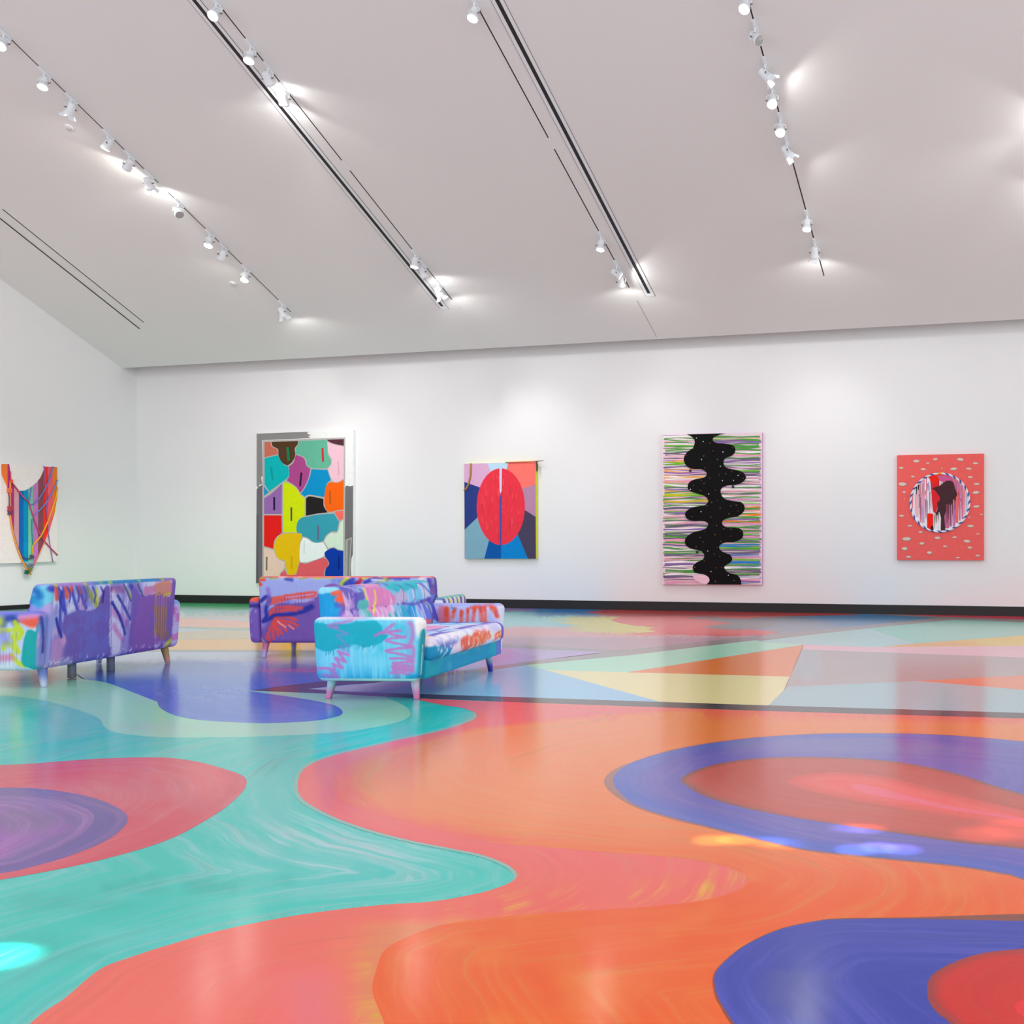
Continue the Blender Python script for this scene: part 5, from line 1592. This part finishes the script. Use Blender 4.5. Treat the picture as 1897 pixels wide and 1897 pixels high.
# ---------- sofa seen from behind in the middle
zM = crop(430, 1040, 7.026)


def b_back(S, P, sd, C):
    tr, uv = S.face((QRB, 0, ZB), (0, 1, 0), np.array([QBR - QRB, 0, ZT - ZB]))
    T = lambda pts: tr(zM(pts))
    W = 1 / 7.026 / 172.0
    zz = (P[:, 2] - ZB) / (ZT - ZB)
    rear = QRB + (QBR - QRB) * zz
    m_ = P[:, 0] - rear < .08
    pt = Paint(uv(P)[m_], (122, 88, 168))
    pt.wash((126, 92, 176), (8, 2), .45, .62, .6, 3)
    pt.fill(T([(280, 190), (3000, 150), (3000, 300), (1500, 330), (1060, 480), (900, 540), (600, 540), (480, 600), (440, 700), (330, 700), (290, 400)]), (166, 176, 226), .015, .03)
    pt.wash((110, 130, 214), (7, 5), .48, .62, .8, 6, .42, .8)
    pt.fill(T([(330, 600), (430, 560), (430, 720), (480, 760), (420, 860), (330, 860)]), (150, 130, 200), .03, .02)
    for i, x in enumerate((380, 540, 720, 920, 1110, 1280)):
        pt.line(T([(x - 45, 214), (x + 45, 208)]), 34 * W, (140, 176, 40) if i < 4 else (186, 206, 50), .8, .85)
    pt.line(T([(700, 230), (780, 240)]), 40 * W, (40, 60, 170), .9, .8)
    pt.line(T([(420, 240), (310, 250), (380, 300), (310, 320), (340, 370), (310, 430)]), 34 * W, (250, 76, 52), .5, .95)
    pt.fill(T([(1210, 330), (1290, 290), (1400, 310), (1380, 360), (1200, 380)]), (140, 90, 170), .012, .015)
    pt.fill(T([(480, 470), (1060, 385), (1060, 470), (760, 500), (600, 540), (480, 560)]), (246, 86, 70), .012, .012, al=.9)
    pt.line(T([(700, 470), (1060, 425)]), 16 * W, (196, 160, 210), .6, .9)
    pt.line(T([(760, 535), (1060, 500)]), 22 * W, (190, 170, 216), .8, .7)
    for pts in ([(500, 660), (560, 610), (700, 590), (920, 610)], [(500, 690), (640, 640), (780, 630), (860, 660)], [(520, 740), (700, 720), (830, 760)], [(560, 760), (760, 790), (850, 840)], [(560, 780), (720, 830), (800, 870)], [(550, 780), (660, 850), (710, 900)], [(540, 790), (600, 870), (650, 940)], [(530, 800), (570, 880), (600, 960)], [(520, 820), (530, 920), (540, 1010)], [(500, 860), (470, 960), (490, 1050)], [(470, 960), (450, 1000)]):
        pt.line(T(pts), 36 * W, (240, 76, 66), .5, .88)
    pt.line(T([(590, 780), (700, 860)]), 14 * W, (226, 220, 240), .6, .8)
    pt.line(T([(740, 830), (800, 880)]), 12 * W, (226, 220, 240), .6, .7)
    pt.line(T([(370, 520), (450, 460), (485, 500), (440, 620), (450, 720), (400, 780), (500, 740), (560, 700), (760, 690), (940, 650), (1040, 590)]), 46 * W, (30, 44, 150), .7, .9)
    pt.line(T([(960, 620), (1030, 590)]), 70 * W, (30, 44, 150), .6, .9)
    pt.line(T([(465, 360), (480, 470), (470, 560)]), 50 * W, (140, 110, 196), .8, .7)
    for x in range(540, 1060, 36):
        pt.line(T([(x, 430 + (x * 7) % 50), (x + 2, 560 + (x * 13) % 160)]), 4 * W, (90, 60, 140), .6, .45, .001, smooth=False)
    pt.fill(T([(330, 950), (400, 1000), (420, 1070), (330, 1070)]), (206, 226, 240), .012, .02, al=.8)
    # right stretch above the near sofa
    q = crop(580, 1050, 7.904)
    T2 = lambda pts: tr(q(pts))
    for pts, c, w in [([(430, 250), (500, 170)], LIME, 70), ([(470, 260), (580, 180)], (40, 60, 170), 60), ([(640, 240), (560, 250)], (36, 60, 180), 70), ([(650, 250), (700, 190)], (196, 40, 60), 60), ([(720, 160), (800, 150)], LIME, 40), ([(760, 230), (900, 170), (1000, 160)], (50, 60, 170), 50), ([(960, 210), (1100, 180)], (150, 170, 50), 50), ([(1100, 160), (1400, 165)], (56, 70, 180), 40), ([(860, 190), (1040, 200)], (214, 210, 236), 30), ([(1560, 170), (1640, 200)], (236, 210, 220), 40), ([(1690, 160), (1720, 280)], (84, 70, 160), 50)]:
        pt.line(T2(pts), w / 7.904 / 165, c, .7, .9)
    put(C, m_, pt)
    tm = P[:, 2] > ZT - .03
    tp = Paint(np.stack([P[:, 1], P[:, 0]], 1)[tm], (232, 100, 100))
    tp.wash((150, 90, 120), (5, 20), .55, .66, .8, 2)
    tp.wash((240, 190, 200), (6, 20), .6, .7, .8, 7)
    k = sstep(ZT - .022, ZT - .006, P[tm, 2])[:, None]
    C[tm] = C[tm] * (1 - k) + tp.c * k


def b_arm_left(S, P, sd, C):
    pt = Paint(np.stack([P[:, 0] * .5 + P[:, 1], P[:, 2]], 1), (128, 96, 182))
    pt.wash((190, 200, 236), (20, 6), .6, .7, .8, 3)
    pt.mix(sstep(.5, .54, P[:, 2]) * (1 - sstep(.54, .58, P[:, 2])), (50, 40, 130))
    pt.mix(sstep(.57, .6, P[:, 2]), (250, 86, 60))
    C[:] = pt.c


def b_arm_right(S, P, sd, C):
    pt = Paint(np.stack([P[:, 0], P[:, 2]], 1), (210, 214, 230))
    a = np.sin(P[:, 0] * 44 + P[:, 2] * 16 + 3 * fbm(pt.U, 6, 3))
    pt.mix(sstep(.0, .35, a) * .95, (84, 82, 160))
    pt.mix(sstep(.8, .95, np.sin(P[:, 0] * 22 + P[:, 2] * 8 + 1)), (206, 210, 60))
    pt.mix(sstep(ZA - .02, ZA, P[:, 2]), (110, 190, 176))
    C[:] = pt.c


PB = dict(cols=[VIOL, CORAL, SKY], base=PURP, fine=(), back=b_back, arm_pos=b_arm_left, arm_neg=b_arm_right,
          labels=dict(arm_pos='purple armrest with an orange top', arm_neg='armrest with violet and white stripes', back='purple backrest with red fan strokes and dark blue scribble'))



PK = (204, 120, 178)
build_sofa('turquoise, blue and pink spray painted sofa nearest the viewer, facing right', -5.01, 7.599, 11.784, 11, PA,
           [(( 206, 196, 220), PK), ((150, 190, 200), (50, 56, 160)), ((170, 206, 214), PK), ((150, 180, 200), (120, 110, 190))])
build_sofa('purple spray painted sofa at the left, seen from behind, lime scribbles on its near arm', -8.401, 7.396, 195.063, 23, PC,
           [((150, 150, 210), (190, 196, 226)), ((120, 150, 140), (200, 190, 60)), ((180, 150, 90), (206, 150, 130)), ((120, 130, 200), (190, 196, 226))])
build_sofa('purple spray painted sofa behind the near sofa, with red fan strokes on its back', -6.999, 9.564, 104.727, 41, PB,
           [((150, 130, 200), (190, 180, 226)), ((150, 130, 200), (190, 180, 226)), ((150, 120, 190), (190, 180, 226)), ((206, 120, 150), (186, 176, 226))])
# ------------------------------------------------------------------ ceiling tracks, slots and spotlights
DOWN = -CEIL_N


def track(label, p0, p1, gaps=(), w=0.019, cover=True):
    a, b = on_ceiling(*p0), on_ceiling(*p1)
    x = (a[0] + b[0]) / 2
    ya, yb = sorted((a[1], b[1]))
    o = np.array([x, ya, EDGE_Z + SLOPE * (EDGE_Y - ya)])
    L = (yb - ya) * math.hypot(1, SLOPE)
    t = thing('light_track', label, 'light track', tuple(o), 0, 'ceiling light tracks')
    z0 = np.zeros(3)
    # white channel with a dark running groove
    ch = join(*[frame_box(z0, (1, 0, 0), CEIL_V, DOWN, r, (0, L + .35), (0.0004, 0.004)) for r in ((-0.034, -w / 2), (w / 2, 0.034))],
              frame_box(z0, (1, 0, 0), CEIL_V, DOWN, (-w / 2, w / 2), (L, L + .35), (0.0004, 0.004)))
    mesh('channel', *ch, M_CEIL, t)
    mesh('groove', *frame_box(z0, (1, 0, 0), CEIL_V, DOWN, (-w / 2, w / 2), (0, L), (0.0004, 0.0042)), M_DARK, t)
    for g in gaps:
        q = on_ceiling(*g)
        s_ = (q[1] - ya) * math.hypot(1, SLOPE)
        mesh('joint_cover', *frame_box(z0, (1, 0, 0), CEIL_V, DOWN, (-w / 2 - .003, w / 2 + .003), (s_ - .1, s_ + .1), (0.0004, 0.0056)), M_WHITE, t)
    return x


def slot(label, p0, p1, w=0.055, fl=0.05):
    a, b = on_ceiling(*p0), on_ceiling(*p1)
    x = (a[0] + b[0]) / 2
    ya, yb = sorted((a[1], b[1]))
    o = np.array([x, ya, EDGE_Z + SLOPE * (EDGE_Y - ya)])
    L = (yb - ya) * math.hypot(1, SLOPE)
    t = thing('air_slot', label, 'air slot', tuple(o), 0, 'ceiling air slots')
    z0 = np.zeros(3)
    mesh('groove', *frame_box(z0, (1, 0, 0), CEIL_V, DOWN, (-w / 2, w / 2), (0, L), (0.0004, 0.0062)), M_DARK, t)
    if fl:
        e = w / 2 + fl
        mesh('flange', *join(*[frame_box(z0, (1, 0, 0), CEIL_V, DOWN, r, (0, L + .08), (0.0004, 0.0058)) for r in ((-e, -w / 2), (w / 2, e))],
                             frame_box(z0, (1, 0, 0), CEIL_V, DOWN, (-w / 2, w / 2), (L, L + .08), (0.0004, 0.006))), M_WHITE, t)
        mesh('shadow_reveal', *join(*[frame_box(z0, (1, 0, 0), CEIL_V, DOWN, r, (0, L + .08), (0.0004, 0.0062)) for r in ((-e - .006, -e), (e, e + .006))]), M_GREYMETAL, t)
    return x


XT0 = track('leftmost black ceiling track without any spotlights, near the left wall', (5.4, 387.2), (266, 596.9), (), .026)
slot('narrow black air slot left of the empty leftmost track', (-60, 357), (259, 608.9), 0.026, 0)
XT1 = track('long ceiling track running over the left sofa with ten spotlights', (-60, -8), (537.8, 577.6), [(302, 347)])
XT2 = track('ceiling track just right of the left wide black slot', (360, -49), (837.6, 555), [(641, 306)])
slot('wide black air slot with pale edges between the two left spotlight tracks', (330, -34), (821.2, 567))
XT3 = track('ceiling track just left of the right wide black slot', (850, -50), (1166.7, 532.8), [(1023, 265)])
slot('wide black air slot with pale edges, right of the middle track', (895, -50), (1202.7, 543))
XT4 = track('rightmost ceiling track in view, ending above the black wavy painting', (1380, -22), (1526.4, 510.7))
XT5 = XT4 + (XT4 - XT3) + 0.35


def spotlight(X, y, label, aim, on=True, power=1.0, angle=125, doors=False, lens_on=None, at=None):
    """X: track; y: photo height where the adapter meets the ceiling"""
    if at is None:
        # solve for the ceiling point on this track at photo row y
        lo, hi = -1.0, EDGE_Y
        for _ in range(50):
            md = (lo + hi) / 2
            P = np.array([X, md, EDGE_Z + SLOPE * (EDGE_Y - md)]) - EYE
            py = HY - FOC * P[2] / (P @ FW)
            if py < y or P @ FW < 0.5:
                lo = md
            else:
                hi = md
        Y = (lo + hi) / 2
    else:
        Y = at
    o = np.array([X, Y, EDGE_Z + SLOPE * (EDGE_Y - Y)])
    t = thing('track_spotlight', label, 'spotlight', tuple(o), 0, 'track spotlights')
    z0 = np.zeros(3)
    mesh('track_adapter', *frame_box(z0, (1, 0, 0), CEIL_V, DOWN, (-0.019, 0.019), (-0.10, 0.10), (0.0062, 0.034)), M_WHITE, t)
    if aim is None or len(aim) == 1:       # lamps that light the paintings point at the back wall
        aim = np.array([X + (aim[0] if aim else 0), WALL_Y, 2.3]) - o
    ax = np.array(aim, float); ax /= np.linalg.norm(ax)
    piv = DOWN * 0.03 + np.array([0, 0, -0.13])
    # yoke: stem and two side arms
    sx_ = np.cross(ax, [0, 0, 1.0]); sx_ = sx_ / (np.linalg.norm(sx_) + 1e-9)
    yk = join(lathe([(0, 0.013), (0.06, 0.013)], (0, 0, -1), DOWN * 0.025, 10),
              tube([DOWN * .025 + np.array([0, 0, -0.05]), piv + sx_ * 0.074 + np.array([0, 0, .05]), piv + sx_ * 0.074], 0.007, 6),
              tube([DOWN * .025 + np.array([0, 0, -0.05]), piv - sx_ * 0.074 + np.array([0, 0, .05]), piv - sx_ * 0.074], 0.007, 6))
    mesh('yoke', *yk, M_WHITE, t, True)
    for q_ in (sx_, -sx_):
        mesh('pivot_screw', *lathe([(0.058, .010), (0.084, .010)], q_, piv, 10), M_GREYMETAL, t)
    h = mesh('housing', *lathe([(-0.085, 0.001), (-0.083, 0.036), (-0.07, 0.046), (-0.02, 0.052), (0.045, 0.057), (0.05, 0.066), (0.085, 0.068), (0.088, 0.064), (0.07, 0.060)], ax, piv, 28, False, False), M_WHITE, t, True)
    lens_lit = on if lens_on is None else lens_on
    mesh('lens', *lathe([(0.080, 0.062), (0.086, 0.03), (0.088, 0.001)], ax, piv, 24, False, False), M_LENS_ON if lens_lit else M_LENS_OFF, t, True)
    if doors:
        e2 = np.cross(ax, sx_)
        for q in (sx_, -sx_, e2, -e2):
            w_ = np.cross(ax, q)
            o_ = piv + ax * 0.085 + q * 0.062
            d_ = ax * .8 + q * .6
            nn = np.cross(w_, d_); nn /= np.linalg.norm(nn)
            mesh('barn_door', *frame_box(o_, w_, d_, nn, (-0.04, 0.04), (0, 0.07), (-0.0015, 0.0015)), M_WHITE, t)
    if on and power > 0:
        tgt_d = (WALL_Y - o[1]) / ax[1] if ax[1] > .3 else o[2] / max(.3, -ax[2])
        tgt_d = min(tgt_d, 9.0)
        side_k = 0.25 if (ax[0] > .45 or X == XT5) else .12 if ax[0] < -.7 else 3.4 if (X == XT1 and ax[0] < -.4) else 1.0
        warm = X == XT1 and ax[0] < -.4
        for nm, en, ang, bl in (('spill_light', SPILL_POWER * power, 156, 0.3), ('spot_beam', BEAM_POWER * power * side_k * tgt_d * tgt_d, 62, 1.0)):
            li = bpy.data.lights.new(nm, 'SPOT')
            li.energy = en
            li.color = (1.0, 0.93, 0.82) if warm else (1.0, 0.985, 0.955)
            li.spot_size = math.radians(ang)
            li.spot_blend = bl
            li.shadow_soft_size = 0.05
            lo_ = bpy.data.objects.new(nm, li)
            COL.objects.link(lo_)
            lo_.parent = t
            lo_.location = piv + ax * 0.10
            lo_.rotation_euler = Vector(ax).to_track_quat('-Z', 'Y').to_euler()
    return t


A_CAM, A_WALL, A_L = (0.1, -0.45, -1), (-0.1, 0.75, -0.62), (-0.75, 0.3, -0.75)
# over the left sofa
T1 = 'spotlight over the left sofa, '
spotlight(XT1, 60, 'glaring ' + T1 + 'cut by the left edge', (0.25, -.7, -.8), power=.6)
spotlight(XT1, 133, 'lit ' + T1 + 'second from the left edge', (.15, -.4, -1), power=.6)
spotlight(XT1, 181, 'white ' + T1 + 'barn doors open, third from the left edge', (-.6, .1, -1), doors=True, power=.9)
spotlight(XT1, 248, 'lit ' + T1 + 'fourth from the left edge', (-.35, -.25, -1), power=.8, lens_on=True)
spotlight(XT1, 286, 'white ' + T1 + 'turned away, glow on the ceiling beside it', (-.85, .35, -.45), power=1.0)
spotlight(XT1, 321, T1 + 'turned to the wall, just before the gap cover', (-1.5,), power=1.0, doors=True)
spotlight(XT1, 375, 'unlit ' + T1 + 'facing right with a grey lens', (.65, -.3, -.72), on=False)
spotlight(XT1, 431, 'lit ' + T1 + 'first of a close pair', (.15, -.4, -1), power=.7)
spotlight(XT1, 455, 'lit ' + T1 + 'second of a close pair', (-.5, .2, -1), power=.8)
spotlight(XT1, 496, 'lit ' + T1 + 'beside the small smoke detector', (.15, -.4, -1), power=.6)
spotlight(XT1, 562, T1 + 'last one before the back wall', (0.3,), power=1.1, doors=True)
T2 = 'spotlight beside the left wide slot, '
spotlight(XT2, 3, 'glaring ' + T2 + 'at the top picture edge', (.1, -.75, -.75), power=.6)
spotlight(XT2, 83, 'lit ' + T2 + 'second from the top', (.1, -.42, -1), power=.6)
spotlight(XT2, 124, T2 + 'turned to the wall, third from the top', (-.5,), power=1.0)
spotlight(XT2, 162, T2 + 'turned left, lit white by its neighbour', (-.4, .6, -.65), power=1.0)
spotlight(XT2, 469, 'lit ' + T2 + 'first of the far three', (0, -.2, -1), power=.7)
spotlight(XT2, 487, T2 + 'turned to the wall, middle of the far three', (.6,), power=1.2)
spotlight(XT2, 524, T2 + 'with barn doors, last before the wall', (1.0,), power=1.0, doors=True)
T3 = 'spotlight beside the right wide slot, '
spotlight(XT3, 2, 'glaring ' + T3 + 'at the top picture edge', (-.05, -.4, -1), power=.6)
spotlight(XT3, 436, 'lit ' + T3 + 'pointing straight down', (0, -.25, -1), power=.7)
spotlight(XT3, 489, T3 + 'turned right towards the slot', (.8, .3, -.55), power=1.0)
spotlight(XT3, 505, T3 + 'bright rim, last before the wall', (-.3,), power=1.2)
T4 = 'spotlight on the rightmost track, '
spotlight(XT4, -14, 'glaring ' + T4 + 'cut by the top picture edge', (-.1, -.6, -.9), power=.6)
spotlight(XT4, 48, 'unlit ' + T4 + 'showing its pale round lens', (.75, -.4, -.6), on=False)
spotlight(XT4, 116, T4 + 'turned right, throwing a fan of light', (.72, .25, -.66), power=.8, doors=True)
spotlight(XT4, 164, 'glaring ' + T4 + 'upper of two star bright ones', (.1, -.5, -1), power=.6)
spotlight(XT4, 218, 'glaring ' + T4 + 'lower of two star bright ones', (.15, -.6, -.9), power=.6)
spotlight(XT4, 260, T4 + 'with white rim below the star bright pair', (.55, .2, -.85), power=.9, doors=True)
spotlight(XT4, 397, 'lit ' + T4 + 'pointing straight down, second from the wall', (0, -.25, -1), power=.7)
spotlight(XT4, 449, T4 + 'turned to the wall, nearest the wall', (-.3,), power=1.1, doors=True)
# the next track to the right lies just outside the picture; its lamps light the picture's right part
track_x = XT5
for y_, aim_, pw in ((13.3, (-.8, .35, -.42), 1.3), (14.4, (-.7, .5, -.6), .8)):
    spotlight(XT5, 0, 'white spotlight on the track beyond the right picture edge, row %d' % round(y_), aim_, at=y_, power=pw)

# small bright pools on the floor: narrow beams added in place of skylight, no real lamps
def pool(px, py, X, Y, half_m, power, color=(1, .98, .94)):
    tgt = on_floor(np.array([[px, py]]))[0]
    o = np.array([X, Y, EDGE_Z + SLOPE * (EDGE_Y - Y) - .25])
    d = tgt - o
    dist = np.linalg.norm(d)
    li = bpy.data.lights.new('added_beam', 'SPOT')
    li.energy = power * dist * dist
    li.color = color
    li.spot_size = 2 * math.atan(half_m / dist)
    li.spot_blend = 0.9
    li.shadow_soft_size = 0.01
    ob = bpy.data.objects.new('added_beam', li); COL.objects.link(ob)
    ob.location = o
    ob.rotation_euler = Vector(d).to_track_quat('-Z', 'Y').to_euler()


for px_, py_, s_, k_ in ((1320, 1559, .07, 45), (1362, 1558, .085, 55), (1425, 1562, .06, 40), (1455, 1566, .04, 24), (1585, 1577, .07, 55), (1630, 1573, .085, 75), (1670, 1576, .05, 50), (1575, 1537, .05, 34), (1605, 1538, .06, 40), (1820, 1548, .14, 18), (1890, 1540, .2, 20), (-16, 1776, .035, 150), (8, 1777, .018, 60)):
    pool(px_, py_, XT2 if px_ < 100 else XT4, 4.0 + (px_ % 7) * .1, s_, k_ * 1.35)

# round ceiling detectors
for (x, y, lb) in ((129, 236, 'small round ceiling detector below the barn door spotlight at the left'), (432, 525, 'small round smoke detector next to a lit spotlight')):
    o = on_ceiling(x, y)
    t = thing('smoke_detector', lb, 'smoke detector', tuple(o))
    mesh('base', *lathe([(0, .06), (.012, .06), (.016, .05)], DOWN, np.zeros(3), 24), M_WHITE, t, True)
    mesh('sensor', *lathe([(.016, .036), (.03, .03), (.034, .012)], DOWN, np.zeros(3), 20), plain('sensor_grey', (196, 198, 198), .5), t, True)
